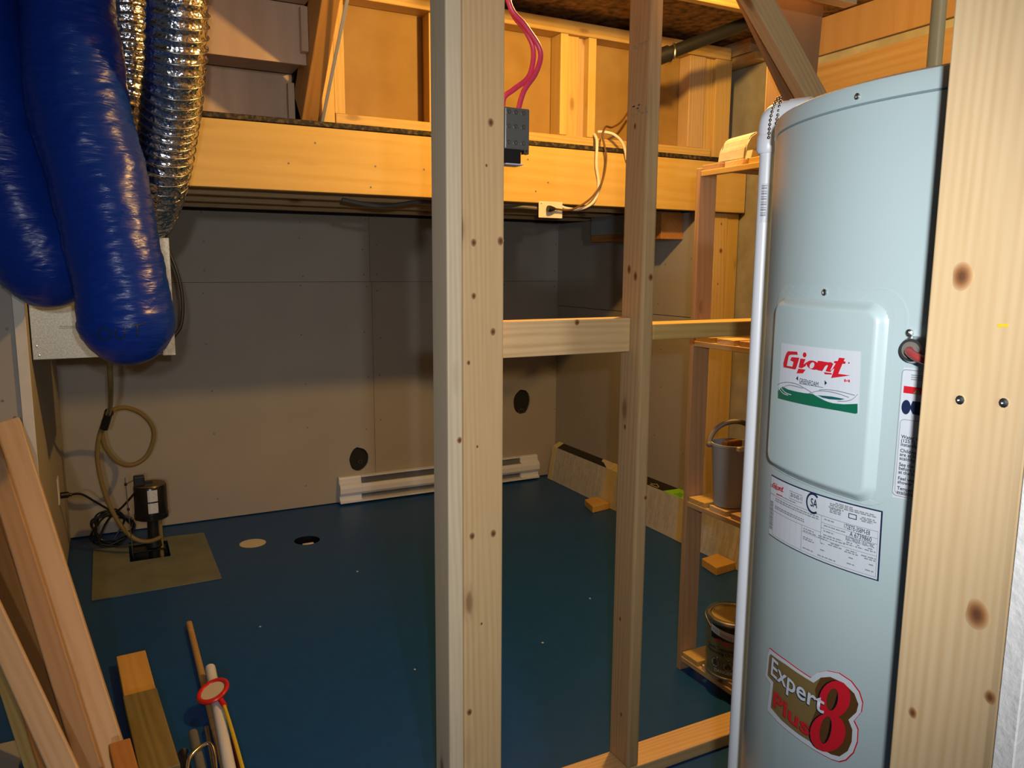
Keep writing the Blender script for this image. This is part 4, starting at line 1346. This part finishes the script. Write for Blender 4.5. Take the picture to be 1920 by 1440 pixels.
tube_pts = [e0 + Vector((0, 0, 1.587)) + ed * 0.05, e0 + Vector((0, 0, 1.587)) + ed * 0.13, e0 + Vector((0, 0, 1.572)) + ed * 0.145]
mk('valve_stub', tube(bmesh.new(), tube_pts, 0.010, 16, 4), BRASS, pp, True)
TP = math.atan2(-PY, -PX)
plab = lambda nm, ms, mat, z, off: wrapm(nm, ms, mat, pp, PX, PY, 0.0105, TP, z, off, div=0.004, sub=3)
plab('pipe_label', [fill([rect(-0.006, -0.026, 0.008, 0.026)])], STICK, 1.468, 0.0003)
plab('pipe_barcode', [fill([rect(-0.0055, 0.022 - 0.0036 * k, 0.0015, 0.0235 - 0.0036 * k + 0.0009 * (k % 2))]) for k in range(12)], PRINTG, 1.468, 0.0006)
# bead chain
bc = thing('bead_chain', 'small metal bead chain hanging over the white elbow', 'chain', (PX, PY, 1.54))
cam_dir = Vector((-PX, -PY, 0)).normalized()
sd = Vector((0, 0, 1)).cross(cam_dir)
cp = [e0 + cam_dir * 0.0165 + sd * (-0.000) + Vector((0, 0, 1.553)), e0 + cam_dir * 0.0165 + sd * 0.001 + Vector((0, 0, 1.575)), e0 + cam_dir * 0.0145 + sd * 0.004 + Vector((0, 0, 1.592)),
      e0 + cam_dir * 0.008 + sd * 0.009 + Vector((0, 0, 1.604)), e0 + sd * 0.013 + cam_dir * 0.008 + Vector((0, 0, 1.606)), e0 + sd * 0.012 + cam_dir * 0.0155 + Vector((0, 0, 1.596)),
      e0 + sd * 0.010 + cam_dir * 0.0175 + Vector((0, 0, 1.580)), e0 + sd * 0.0085 + cam_dir * 0.0172 + Vector((0, 0, 1.567)), e0 + sd * 0.011 + cam_dir * 0.0175 + Vector((0, 0, 1.563))]
P = spline(cp, 40)
acc, lastp = 0, P[0]
bead = None
for p in P:
    acc += (p - lastp).length
    lastp = p
    if acc > 0.0052 or bead is None:
        acc = 0
        if bead is None:
            bm = bmesh.new()
            bmesh.ops.create_uvsphere(bm, u_segments=10, v_segments=7, radius=0.0022)
            me = bpy.data.meshes.new('bead')
            bm.to_mesh(me)
            bm.free()
            bead = link('bead', me, BRASS, bc, Matrix.Translation(p), True)
            b0 = Vector(bead.location) - p
        else:
            b = bead.copy()
            COL.objects.link(b)
            b.matrix_basis = Matrix.Translation(p + b0)
mk('chain_wire', tube(bmesh.new(), P[::6], 0.0006, 5, raw=True), BRASS, bc)

o = mk('supply_pipe', tube(bmesh.new(), [Vector((0.882, 0.628, 1.562)), Vector((0.882, 0.628, 2.46))], 0.0083, 20, raw=True), CREAMP, None, True)
tag(o, 'cream plastic water pipe rising from the top of the water heater', 'pipe')
wrapm('red_print', [shift(textm('WATER', 0.008, 0.0002), 0, 0)], REDP, o, 0.882, 0.628, 0.0083, math.atan2(-.628, -.882) - .3, 1.70, 0.0004)

# ------------------------------------------------------------------ ventilation unit and ducts on the left
hv = thing('ventilator_box', 'galvanised metal ventilator box hanging behind the blue ducts', 'ventilator', (-0.018, 3.3, 1.05))
mk('casing', bbox(bmesh.new(), (-0.243, 3.112, 1.052), (0.205, 3.50, 1.472), 0.002), GALV, hv)
mk('front_panel', bbox(bmesh.new(), (-0.242, 3.100, 1.053), (0.158, 3.1115, 1.471), 0.0015), GALV, hv)
mk('side_flange', bbox(bmesh.new(), (0.164, 3.092, 1.050), (0.207, 3.1115, 1.474), 0.0015), GALV, hv)
for x, z in ((-0.232, 1.245), (-0.228, 1.10), (-0.222, 1.068), (-0.04, 1.07), (-0.076, 1.118), (0.15, 1.08), (0.15, 1.44)):
    mk('screw', lathe(bmesh.new(), [(0.004, 0.0), (0.0035, -0.0015), (0.001, -0.002)], (x, 3.100, z), 10, 'y'), STEEL, hv, True)
bm = bmesh.new()
for r_ in range(2):
    for k in range(8):
        bbox(bm, (-0.155 + k * 0.0062, 3.0992, 1.158 + r_ * 0.006), (-0.1505 + k * 0.0062, 3.1002, 1.161 + r_ * 0.006))
tag(mk('printed_label', bm, PRINTG, hv), kind='stuff')
mk('duct_collar', lathe(bmesh.new(), [(0.060, 0.0), (0.060, 0.05)], (0.142, 3.22, 1.4725), 32), STEEL, hv, True)
mk('duct_collar', lathe(bmesh.new(), [(0.060, 0.0), (0.060, 0.05)], (-0.03, 3.25, 1.4725), 32), STEEL, hv, True)
mk('drain_fitting', tube(bmesh.new(), [Vector((-0.012, 3.40, 1.051)), Vector((-0.012, 3.40, 1.022))], 0.012, 14, raw=True), BLACK, hv, True)
mk('power_cord', tube(bmesh.new(), [(0.214, 3.30, 1.66), (0.211, 3.30, 1.57), (0.205, 3.30, 1.482), (0.222, 3.30, 1.42), (0.248, 3.30, 1.33), (0.257, 3.30, 1.227), (0.246, 3.30, 1.144), (0.220, 3.30, 1.105)], 0.0065, 10), BLACK, hv, True)


def wrinkle(seed, amp):
    def f(a, s, t):
        c, d = math.cos(a), math.sin(a)
        v = noise.noise(Vector((c * 1.1 + seed, d * 1.1, s * 9))) * amp * 1.1
        v += noise.noise(Vector((c * 2.2 + seed, d * 2.2 + 5, s * 42 + c * 3))) * amp * 0.55
        v += abs(noise.noise(Vector((c * 3 + seed, d * 3, s * 85 + d * 5)))) * -amp * 0.45
        return v
    return f


def blue_duct(pts, r, endlen, label, seed):
    P = spline(pts, 26)
    L = sum((P[i + 1] - P[i]).length for i in range(len(P) - 1))

    def rad(t, s):
        d = L - s
        k = 1.0
        if d < endlen:
            k = math.sqrt(max(0.0, 1 - (1 - d / endlen) ** 2))
        return max(0.004, r * (k + 0.035 * math.sin(s * 7 + seed) * (1 if d > endlen else 0)))
    wr_ = wrinkle(seed, 0.006)
    bm = tube(bmesh.new(), P, rad, 72, raw=True, disp=lambda a, s, t: wr_(a, s, t) * min(1, (L - s) / 0.04))
    o = mk('insulated_duct', bm, BLUE, None, 'all')
    return tag(o, label, 'duct', 'blue insulated ducts')


d2 = blue_duct([(-0.065, 2.73, 2.465), (-0.052, 2.72, 2.134), (-0.045, 2.69, 1.982), (-0.040, 2.66, 1.829), (-0.014, 2.62, 1.677), (0.011, 2.585, 1.525), (0.030, 2.55, 1.372), (0.042, 2.53, 1.25), (0.052, 2.50, 1.09)], 0.131, 0.135,
               'right blue plastic covered duct hanging lowest, marked OUT near its end', 3.1)
d1 = blue_duct([(-0.328, 2.87, 2.46), (-0.310, 2.86, 2.19), (-0.292, 2.845, 1.94), (-0.262, 2.835, 1.696), (-0.224, 2.82, 1.538), (-0.172, 2.815, 1.40), (-0.107, 2.82, 1.255)], 0.140, 0.15,
               'left blue plastic covered duct ending at the metal box', 8.7)
# marker writing on the right duct, pressed onto its surface
dm = d2.data
bvh = BVHTree.FromPolygons([tuple(d2.matrix_basis @ v.co) for v in dm.vertices], [tuple(p.vertices) for p in dm.polygons])
strokes = [fill([[(x / 1000, y / 1000) for x, y in circle(4, 5, 17, 19)], [(x / 1000, y / 1000) for x, y in circle(4, 5, 13.6, 15.6)]]), ribbon([(34, 22), (32, 2), (38, -9), (50, -8), (56, 4), (58, 24)], 0.0034), ribbon([(68, 27), (108, 32)], 0.0034), ribbon([(88, 28), (86, -6)], 0.0034)]
bm = merge(strokes)
bmesh.ops.triangulate(bm, faces=bm.faces[:])
for _ in range(2):
    bmesh.ops.subdivide_edges(bm, edges=[e for e in bm.edges if e.calc_length() > 0.003], cuts=1)
    bmesh.ops.triangulate(bm, faces=bm.faces[:])
for v in bm.verts:
    p = Vector((-0.028 + v.co.x * 0.98, 2.0, 1.185 + v.co.y * 0.98))
    hit = bvh.ray_cast(p, Vector((0.02, 1, 0)).normalized())
    if hit[0]:
        nn = hit[1] if hit[1].y < 0 else -hit[1]
        v.co = hit[0] + nn * 0.0032
    else:
        v.co = p
mk('marker_writing', bm, PRINTK, d2)


def foil_duct(pts, r0, r1, pitch, label, seed):
    P = spline(pts, 40)
    L = sum((P[i + 1] - P[i]).length for i in range(len(P) - 1))
    base = lambda t: r0 + (r1 - r0) * sstep((t - 0.62) / 0.38)

    def disp(a, s, t):
        ph = (s / pitch - a / (2 * math.pi)) % 1.0
        c, d = math.cos(a), math.sin(a)
        v = -0.0065 * math.sin(math.pi * ph) ** 0.8
        v += noise.noise(Vector((c * 6 + seed, d * 6, s * 70))) * 0.0028
        return v
    bm = tube(bmesh.new(), P, lambda t, s: base(t), 64, raw=True, disp=disp)
    o = mk('foil_duct', bm, FOIL, None, 'all')
    tag(o, label, 'duct', 'silver foil ducts')
    # the wire spiral under the foil shows as a ridge
    T = [(P[min(i + 1, len(P) - 1)] - P[max(i - 1, 0)]).normalized() for i in range(len(P))]
    u = (Vector((0, 1, 0)) - T[0] * T[0].y).normalized()
    frames, s = [], 0
    for i, p in enumerate(P):
        u = (u - T[i] * u.dot(T[i])).normalized()
        if i:
            s += (P[i] - P[i - 1]).length
        frames.append((s, p, u.copy(), T[i].cross(u)))
    H = []
    n = int(L / pitch * 28)
    k = 0
    for i in range(n + 1):
        s = L * i / n
        while k < len(frames) - 2 and frames[k + 1][0] < s:
            k += 1
        f = (s - frames[k][0]) / max(1e-6, frames[k + 1][0] - frames[k][0])
        p = frames[k][1].lerp(frames[k + 1][1], f)
        uu = frames[k][2].lerp(frames[k + 1][2], f).normalized()
        vv = frames[k][3].lerp(frames[k + 1][3], f).normalized()
        a = 2 * math.pi * s / pitch
        H.append(p + (uu * math.cos(a) + vv * math.sin(a)) * (base(s / L) + 0.0005))
    mk('wire_spiral', tube(bmesh.new(), H, 0.0016, 5, raw=True), STEEL, o, 'all')
    return o


foil_duct([(0.236, 2.50, 2.465), (0.232, 2.52, 2.20), (0.220, 2.62, 1.965), (0.200, 2.76, 1.795), (0.178, 2.865, 1.655), (0.160, 3.04, 1.548), (0.142, 3.21, 1.527)], 0.088, 0.062, 0.030,
          'right silver foil duct curving back to the top of the metal box', 2.0)
foil_duct([(0.110, 2.86, 2.465), (0.108, 2.865, 2.22), (0.098, 2.875, 1.97), (0.055, 2.89, 1.78), (0.012, 2.93, 1.60), (-0.02, 3.11, 1.548), (-0.03, 3.24, 1.528)], 0.074, 0.060, 0.026,
          'left silver foil duct squeezed between the blue duct and its twin', 6.0)

# ------------------------------------------------------------------ sump pump, hose, cord
pm = thing('sump_pump', 'black pedestal sump pump standing in the pit of the grey patch', 'pump', (0.115, 4.03, -0.3))
pcx, pcy = 0.121, 4.03
mk('motor', lathe(bmesh.new(), [(0.070, 0.165), (0.076, 0.168), (0.077, 0.19), (0.074, 0.192), (0.074, 0.325), (0.070, 0.331), (0.02, 0.334), (0.0, 0.334)], (pcx, pcy, 0), 36), BLKM, pm, True)
mk('top_disc', lathe(bmesh.new(), [(0.071, 0.3305), (0.068, 0.3355), (0.0, 0.3375)], (pcx, pcy, 0), 36), newmat('pump_top_bronze', (0.13, 0.10, 0.06), 0.4, 0.5), pm, True)
mk('switch_box', bbox(bmesh.new(), (pcx - 0.070, pcy - 0.05, 0.338), (pcx - 0.022, pcy - 0.005, 0.385), 0.005, 2), BLACK, pm)
mk('switch_lever', bbox(bmesh.new(), (pcx - 0.03, pcy - 0.035, 0.342), (pcx + 0.012, pcy - 0.028, 0.354), 0.001), BLACK, pm)
mk('column', tube(bmesh.new(), [Vector((pcx + 0.003, pcy, 0.166)), Vector((pcx + 0.003, pcy, -0.30))], 0.026, 20, raw=True), BLACK, pm, True)
mk('discharge_pipe', tube(bmesh.new(), [(pcx + 0.034, pcy - 0.01, 0.165), (pcx + 0.034, pcy - 0.01, 0.09), (pcx + 0.034, pcy - 0.01, -0.30)], 0.010, 14), TREAT, pm, True)
mk('mount_flange', lathe(bmesh.new(), [(0.032, 0.0), (0.040, 0.012), (0.036, 0.05), (0.028, 0.055)], (pcx + 0.003, pcy, 0.012), 20), BLACK, pm, True)
mk('pit_cover', bbox(bmesh.new(), (0.030, pcy - 0.03, 0.0052), (0.172, pcy + 0.04, 0.012), 0.002), BLACK, pm)
mk('base', lathe(bmesh.new(), [(0.06, -0.48), (0.07, -0.46), (0.07, -0.34), (0.04, -0.30)], (pcx - 0.015, pcy, 0), 24), BLACK, pm, True)
MP = math.atan2(-4.03, -0.121)
for w0, w1 in ((0.262, 0.318), (0.205, 0.255)):
    wrapm('motor_label', [fill([rect(-0.022, w0, 0.022, w1)])], STICK, pm, pcx, pcy, 0.074, MP + 0.12, 0, 0.0006, div=0.008, sub=3)
    wrapm('motor_print', [fill([rect(-0.018, w0 + 0.006 + k * 0.0075, 0.018 - (k % 3) * 0.006, w0 + 0.009 + k * 0.0075)]) for k in range(6)], PRINTG, pm, pcx, pcy, 0.074, MP + 0.12, 0, 0.0011)
mk('float_rod', tube(bmesh.new(), [Vector((0.016, 3.93, 0.40)), Vector((0.030, 3.965, -0.06))], 0.0022, 8, raw=True), STEEL, pm, True)
mk('rod_arm', tube(bmesh.new(), [Vector((0.017, 3.935, 0.368)), Vector((0.058, 3.99, 0.372))], 0.002, 8, raw=True), STEEL, pm, True)
for z, y in ((0.368, 3.933), (0.245, 3.942)):
    mk('rod_stop', tube(bmesh.new(), [Vector((0.0165 + (0.4 - z) * 0.03, y, z - 0.006)), Vector((0.0165 + (0.4 - z) * 0.03, y, z + 0.006))], 0.006, 10, raw=True), BLACK, pm, True)

hp = [(-0.012, 3.40, 1.035), (-0.012, 3.41, 0.95), (-0.016, 3.55, 0.85), (-0.024, 3.80, 0.75), (-0.034, 3.95, 0.70), (0.0, 4.02, 0.712), (0.05, 4.05, 0.706), (0.11, 4.08, 0.665), (0.150, 4.10, 0.60), (0.152, 4.11, 0.53), (0.115, 4.11, 0.45),
      (0.05, 4.10, 0.418), (-0.01, 4.08, 0.445), (-0.055, 4.06, 0.52), (-0.066, 4.05, 0.60), (-0.052, 4.03, 0.66), (-0.060, 4.02, 0.64), (-0.082, 4.02, 0.57), (-0.092, 4.02, 0.48), (-0.080, 4.01, 0.36), (-0.050, 4.00, 0.24), (-0.005, 3.985, 0.14), (0.045, 3.97, 0.085), (0.10, 3.965, 0.068), (0.155, 3.975, 0.078)]
hs = thing('drain_hose', 'amber clear hose looped from the metal box down to the pump', 'hose', (0.0, 3.95, 0.07))
mk('hose', tube(bmesh.new(), hp, 0.0105, 12, 6), HOSE, hs, True)
mk('tape_wrap', tube(bmesh.new(), [(-0.030, 3.965, 0.712), (-0.042, 3.99, 0.67), (-0.056, 4.01, 0.625)], 0.0185, 10, 3), BLACK, hs, True)
mk('tape_tail', bbox(bmesh.new(), (-0.03, 3.975, 0.690), (-0.012, 3.985, 0.704), 0.002), BLACK, hs)

ol = thing('wall_outlet', 'white outlet plate on the left wall with black plug', 'outlet', (XL, 3.77, 0.36))
mk('cover_plate', bbox(bmesh.new(), (XL + 0.0004, 3.735, 0.358), (XL + 0.006, 3.805, 0.473), 0.002), OFFW, ol)
mk('socket', bbox(bmesh.new(), (XL + 0.0062, 3.755, 0.375), (XL + 0.008, 3.785, 0.41), 0.0005), OFFW, ol)
pcd = thing('pump_cord', 'black pump cord with plug, coiled on the floor beside the grey patch', 'cord', (-0.05, 4.15, 0.0))
mk('plug', tube(bmesh.new(), [(XL + 0.0085, 3.77, 0.392), (XL + 0.03, 3.775, 0.391), (XL + 0.05, 3.78, 0.388)], lambda t, s: 0.014 if t < 0.7 else 0.008, 12), BLACK, pcd, True)
mk('cable', tube(bmesh.new(), [(XL + 0.048, 3.78, 0.389), (-0.16, 3.83, 0.372), (-0.115, 3.95, 0.30), (-0.06, 4.08, 0.215), (-0.02, 4.12, 0.175), (0.0, 4.14, 0.13), (-0.05, 4.13, 0.05)], 0.0052, 8), BLACK, pcd, True)
mk('cable', tube(bmesh.new(), [(0.060, 3.99, 0.315), (0.03, 4.03, 0.27), (-0.01, 4.08, 0.215), (-0.05, 4.12, 0.175), (-0.09, 4.15, 0.11), (-0.12, 4.14, 0.03)], 0.0052, 8), BLACK, pcd, True)
co = []
for k in range(90):
    a = k * 0.42
    q = k / 90
    co.append((-0.055 + (0.085 + 0.018 * math.sin(k * 1.3)) * math.cos(a), 4.155 + 0.035 * math.sin(a * 0.5) + 0.03 * q, 0.092 + (0.078 + 0.012 * math.cos(k * 0.9)) * math.sin(a)))
mk('coil', tube(bmesh.new(), co, 0.0045, 7, 3), BLACK, pcd, True)

# ------------------------------------------------------------------ lumber leaning at the left
def leaning(p0, p1, w, t, mat, label):
    return tag(plank('timber_board', p0, p1, w, t, (1, 0.1, 0.3), mat, None, 0.004), label, 'board')


PALE = wood('pine_pale_plain', (0.66, 0.50, 0.33), (0.54, 0.37, 0.21), rings=30, knots=0.15)
leaning((-0.047, 2.051, 0.022), (-0.320, 2.955, 0.865), 0.082, 0.036, PALE, 'pale timber leaning at the left, its right edge against the blue floor')
leaning((-0.0835, 1.992, 0.022), (-0.3865, 2.935, 0.917), 0.054, 0.036, PINK, 'pinkish timber leaning between the pale one and the orange board')
leaning((-0.153, 2.07, 0.022), (-0.46, 2.955, 0.813), 0.092, 0.030, ORNG, 'orange brown board leaning left of the pinkish timber')
leaning((-0.063, 1.761, 0.022), (-0.560, 2.81, 0.92), 0.056, 0.030, PALE, 'narrow whitish board crossing in front of the orange one at far left')
leaning((-0.209, 2.219, 0.022), (-0.451, 2.955, 0.523), 0.10, 0.020, SPR, 'tan board behind the narrow whitish one, in the bottom left corner')
o = box('drywall_offcut', (-0.85, 1.9, 0.001), (-0.30, 2.5, 0.014), DRY, None, 0.001)
tag(o, 'grey drywall offcut lying on the floor in the bottom left corner', 'drywall')

# offcuts and tools lying on the floor, pointing away from the camera
o = plank('lumber_offcut', (0.043, 2.06, 0.021), (-0.008, 2.862, 0.021), 0.092, 0.038, (1, 0, 0), YBLK, None, 0.003)
tag(o, 'light wood offcut on the blue floor, longer piece under the green one', 'offcut')
o = plank('lumber_offcut', (0.044, 2.06, 0.060), (0.010, 2.50, 0.060), 0.095, 0.038, (1, 0, 0), TREAT, None, 0.003)
tag(o, 'greenish treated wood offcut lying on top of the light one', 'offcut')
o = plank('lumber_offcut', (-0.026, 1.90, 0.150), (-0.046, 2.07, 0.165), 0.05, 0.038, (1, 0, 0), ORNG, None, 0.003)
tag(o, 'short orange wood piece beside the green offcut at the bottom edge', 'offcut')
o = mk('wooden_dowel', tube(bmesh.new(), [(0.205, 1.72, 0.012), (0.202, 2.3, 0.013), (0.198, 3.02, 0.013), (0.198, 3.028, 0.013)], lambda t, s: 0.0115 if t < 0.985 else 0.008, 14), DOWEL, None, True)
tag(o, 'round wooden stick lying on the blue floor, farthest tip', 'stick')
o = thing('plastic_tube', 'white plastic pipe lying on the floor across the wooden stick', 'pipe', (0.222, 2.2, 0.02))
bm = bmesh.new()
lathe(bm, [(0.0125, 1.60), (0.0165, 1.60), (0.0165, 2.62), (0.0125, 2.62)], (0, 0, 0), 20, 'y')
bm.transform(Matrix.Translation((0.153, 0, 0.0445)) @ Matrix.Rotation(-0.0277, 4, 'Z'))
mk('pipe', bm, WHITE, o, True)
gt_ = thing('ring_pole', 'red ring on a thin yellow pole lying beside the white pipe', 'tool', (0.222, 2.2, 0.07))
bm = bmesh.new()
n, mseg = 40, 10
V = [[None] * mseg for _ in range(n)]
for i in range(n):
    a = 2 * math.pi * i / n
    for j in range(mseg):
        b = 2 * math.pi * j / mseg
        rr = 0.043 + 0.0075 * math.cos(b)
        V[i][j] = bm.verts.new((rr * math.cos(a), rr * 1.25 * math.sin(a), 0.0065 * math.sin(b)))
for i in range(n):
    for j in range(mseg):
        bm.faces.new((V[i][j], V[(i + 1) % n][j], V[(i + 1) % n][(j + 1) % mseg], V[i][(j + 1) % mseg]))
bm.transform(Matrix.Translation((0.211, 2.405, 0.078)) @ Matrix.Rotation(-0.32, 4, 'Y'))
mk('ring', bm, REDP, gt_, True)
bm = lathe(bmesh.new(), [(0.0365, -0.0012), (0.0365, 0.0012)], (0, 0, 0), 36)
bm.transform(Matrix.Translation((0.211, 2.405, 0.078)) @ Matrix.Rotation(-0.32, 4, 'Y') @ Matrix.Diagonal((1, 1.25, 1, 1)))
mk('disc', bm, SILTY, gt_, True)
mk('neck', tube(bmesh.new(), [(0.226, 2.357, 0.072), (0.234, 2.318, 0.068)], 0.008, 10), REDP, gt_, True)
mk('pole', tube(bmesh.new(), [(0.233, 2.325, 0.068), (0.238, 2.1, 0.060), (0.238, 1.60, 0.055)], 0.0052, 10), YELLOW, gt_, True)
o = mk('steel_rod', tube(bmesh.new(), [(0.172, 1.62, 0.012), (0.180, 2.32, 0.012)], 0.007, 10, 2), STEEL, None, True)
tag(o, 'thin metal rod lying left of the white pipe under the red ring', 'rod')
o = mk('maroon_stick', tube(bmesh.new(), [(0.243, 1.62, 0.013), (0.241, 2.22, 0.013)], 0.010, 10, 2), MAROON, None, True)
tag(o, 'dark maroon stick lying to the right of the yellow pole', 'stick')
cl = thing('bar_clamp', 'grey bar with chrome bail standing at the bottom edge beside the pipe', 'clamp', (0.14, 2.1, 0.01))
mk('bar', tube(bmesh.new(), [(0.150, 1.62, 0.055), (0.141, 2.0, 0.058), (0.137, 2.21, 0.060), (0.137, 2.218, 0.060)], lambda t, s: 0.0125 if t < 0.98 else 0.006, 14), newmat('grey_bar', (0.14, 0.145, 0.13), 0.4), cl, True)
mk('bail', tube(bmesh.new(), [(0.106, 1.96, 0.03), (0.106, 2.04, 0.055), (0.116, 2.09, 0.072), (0.15, 2.12, 0.080), (0.172, 2.12, 0.078), (0.178, 2.09, 0.060), (0.174, 2.02, 0.03)], 0.0055, 10), CHROME, cl, True)
mk('handle', tube(bmesh.new(), [(0.112, 1.70, 0.03), (0.108, 2.0, 0.04), (0.105, 2.16, 0.05)], lambda t, s: 0.010 + 0.004 * math.sin(t * 20), 12), BLACK, cl, True)
mk('jaw', bbox(bmesh.new(), (0.098, 1.86, 0.018), (0.128, 1.97, 0.040), 0.004, 2), STEEL, cl)

# ink stamps on the brownish stud
ms = []
rnd = random.Random(3)
for k in range(26):
    y = 1.568 + rnd.random() * 0.06
    z = rnd.choice((1.745, 1.752, 1.759, 1.766, 1.90, 1.906, 1.912))
    ms.append(fill([rect(-y, z, -y + rnd.uniform(0.003, 0.009), z + 0.0028)]))
st2 = [o for o in bpy.data.objects if o.name == 'wall_stud'][0]
tag(flat('ink_stamp', ms, PRINTG, plane_matrix((1.1665, 0, 0), (0, -1, 0), (0, 0, 1)), st2), kind='stuff')

# knots in the timbers near the camera
KN = newmat('knot_wood', (0.3, 0.15, 0.06), 0.6)
b_ = KN.node_tree.nodes['Principled BSDF']
tc = nd(KN, 'ShaderNodeTexCoord')
sb = nd(KN, 'ShaderNodeVectorMath', operation='SUBTRACT')
sb.inputs[1].default_value = (0.5, 0.5, 0.0)
lk(KN, tc, 'UV', sb, 0)
ln_ = nd(KN, 'ShaderNodeVectorMath', operation='LENGTH')
lk(KN, sb, 'Vector', ln_, 0)
kr_ = ramp(KN, [(0.10, (0.13, 0.05, 0.02)), (0.24, (0.26, 0.11, 0.04)), (0.36, (0.42, 0.23, 0.10)), (0.5, (0.62, 0.43, 0.23))])
lk(KN, ln_, 'Value', kr_, 'Fac')
lk(KN, kr_, 'Color', b_, 'Base Color')


def knot(parent, p, nrm, r, tall=1.3):
    bm = bmesh.new()
    prof = [(1.0, 0.0), (0.6, 0.0005), (0.0005, 0.0007)]
    rings = []
    for q, hgt in prof:
        rings.append([(q * r * (1 + 0.12 * math.sin(3 * a + r * 900)) * math.cos(a), q * r * tall * math.sin(a), hgt) for a in [2 * math.pi * k / 18 for k in range(18)]])
    V = []
    uv = bm.loops.layers.uv.new('UVMap')
    for ring_ in rings:
        vs = []
        for x, z, h in ring_:
            if nrm == 'x':
                vs.append(bm.verts.new((p[0] - h, p[1] - x, p[2] + z)))
            else:
                vs.append(bm.verts.new((p[0] + x, p[1] - h, p[2] + z)))
        V.append(vs)
    for i in range(2):
        for k in range(18):
            bm.faces.new((V[i][k], V[i][(k + 1) % 18], V[i + 1][(k + 1) % 18], V[i + 1][k]))
    bm.faces.new(V[2])
    for f in bm.faces:
        for l in f.loops:
            d = l.vert.co - Vector(p)
            a = d.y if nrm == 'x' else d.x
            l[uv].uv = (0.5 + 0.5 * a / r / 1.1, 0.5 + 0.5 * d.z / (r * tall) / 1.1)
    return mk('knot', bm, KN, parent, True)


find = lambda nm: bpy.data.objects[nm]
ns = find('near_stud')
for y, z, r in ((0.3746, 1.3749, 0.0085), (0.3379, 1.1173, 0.0095), (0.3823, 1.0113, 0.004), (0.3217, 1.0572, 0.0045)):
    knot(ns, (0.5797, y, z), 'x', r)
cs = find('corner_stud')
for x, z, r in ((0.752, 1.685, 0.0075), (0.7117, 1.4307, 0.007), (0.7765, 1.4354, 0.008), (0.7116, 1.3156, 0.006), (0.7586, 1.2357, 0.007), (0.699, 1.169, 0.0045), (0.761, 0.766, 0.0075), (0.707, 0.768, 0.007),
                (0.6765, 0.996, 0.006), (0.6995, 0.334, 0.007), (0.742, 1.595, 0.003), (0.72, 0.977, 0.003), (0.731, 0.55, 0.003)):
    knot(cs, (x, 1.5617, z), 'y', r)
s2 = find('wall_stud')
for y, z, r in ((1.6194, 1.375, 0.009), (1.592, 1.358, 0.009), (1.612, 1.72, 0.006), (1.618, 0.972, 0.006), (1.615, 0.447, 0.005), (1.5975, 0.179, 0.005)):
    knot(s2, (1.1667, y, z), 'x', r, 1.6)
for x, z, r in ((1.190, 1.356, 0.008), (1.1965, 0.794, 0.0055)):
    knot(s2, (x, 1.5617, z), 'y', r)
tp = find('timber_post')
for x, z, r in ((2.747, 1.465, 0.012), (2.738, 1.30, 0.005), (2.742, 1.597, 0.006)):
    knot(tp, (x, 3.0397, z), 'y', r)
knot(find('blocking'), (1.006, 1.6047, 1.247), 'y', 0.0075, 1.0)
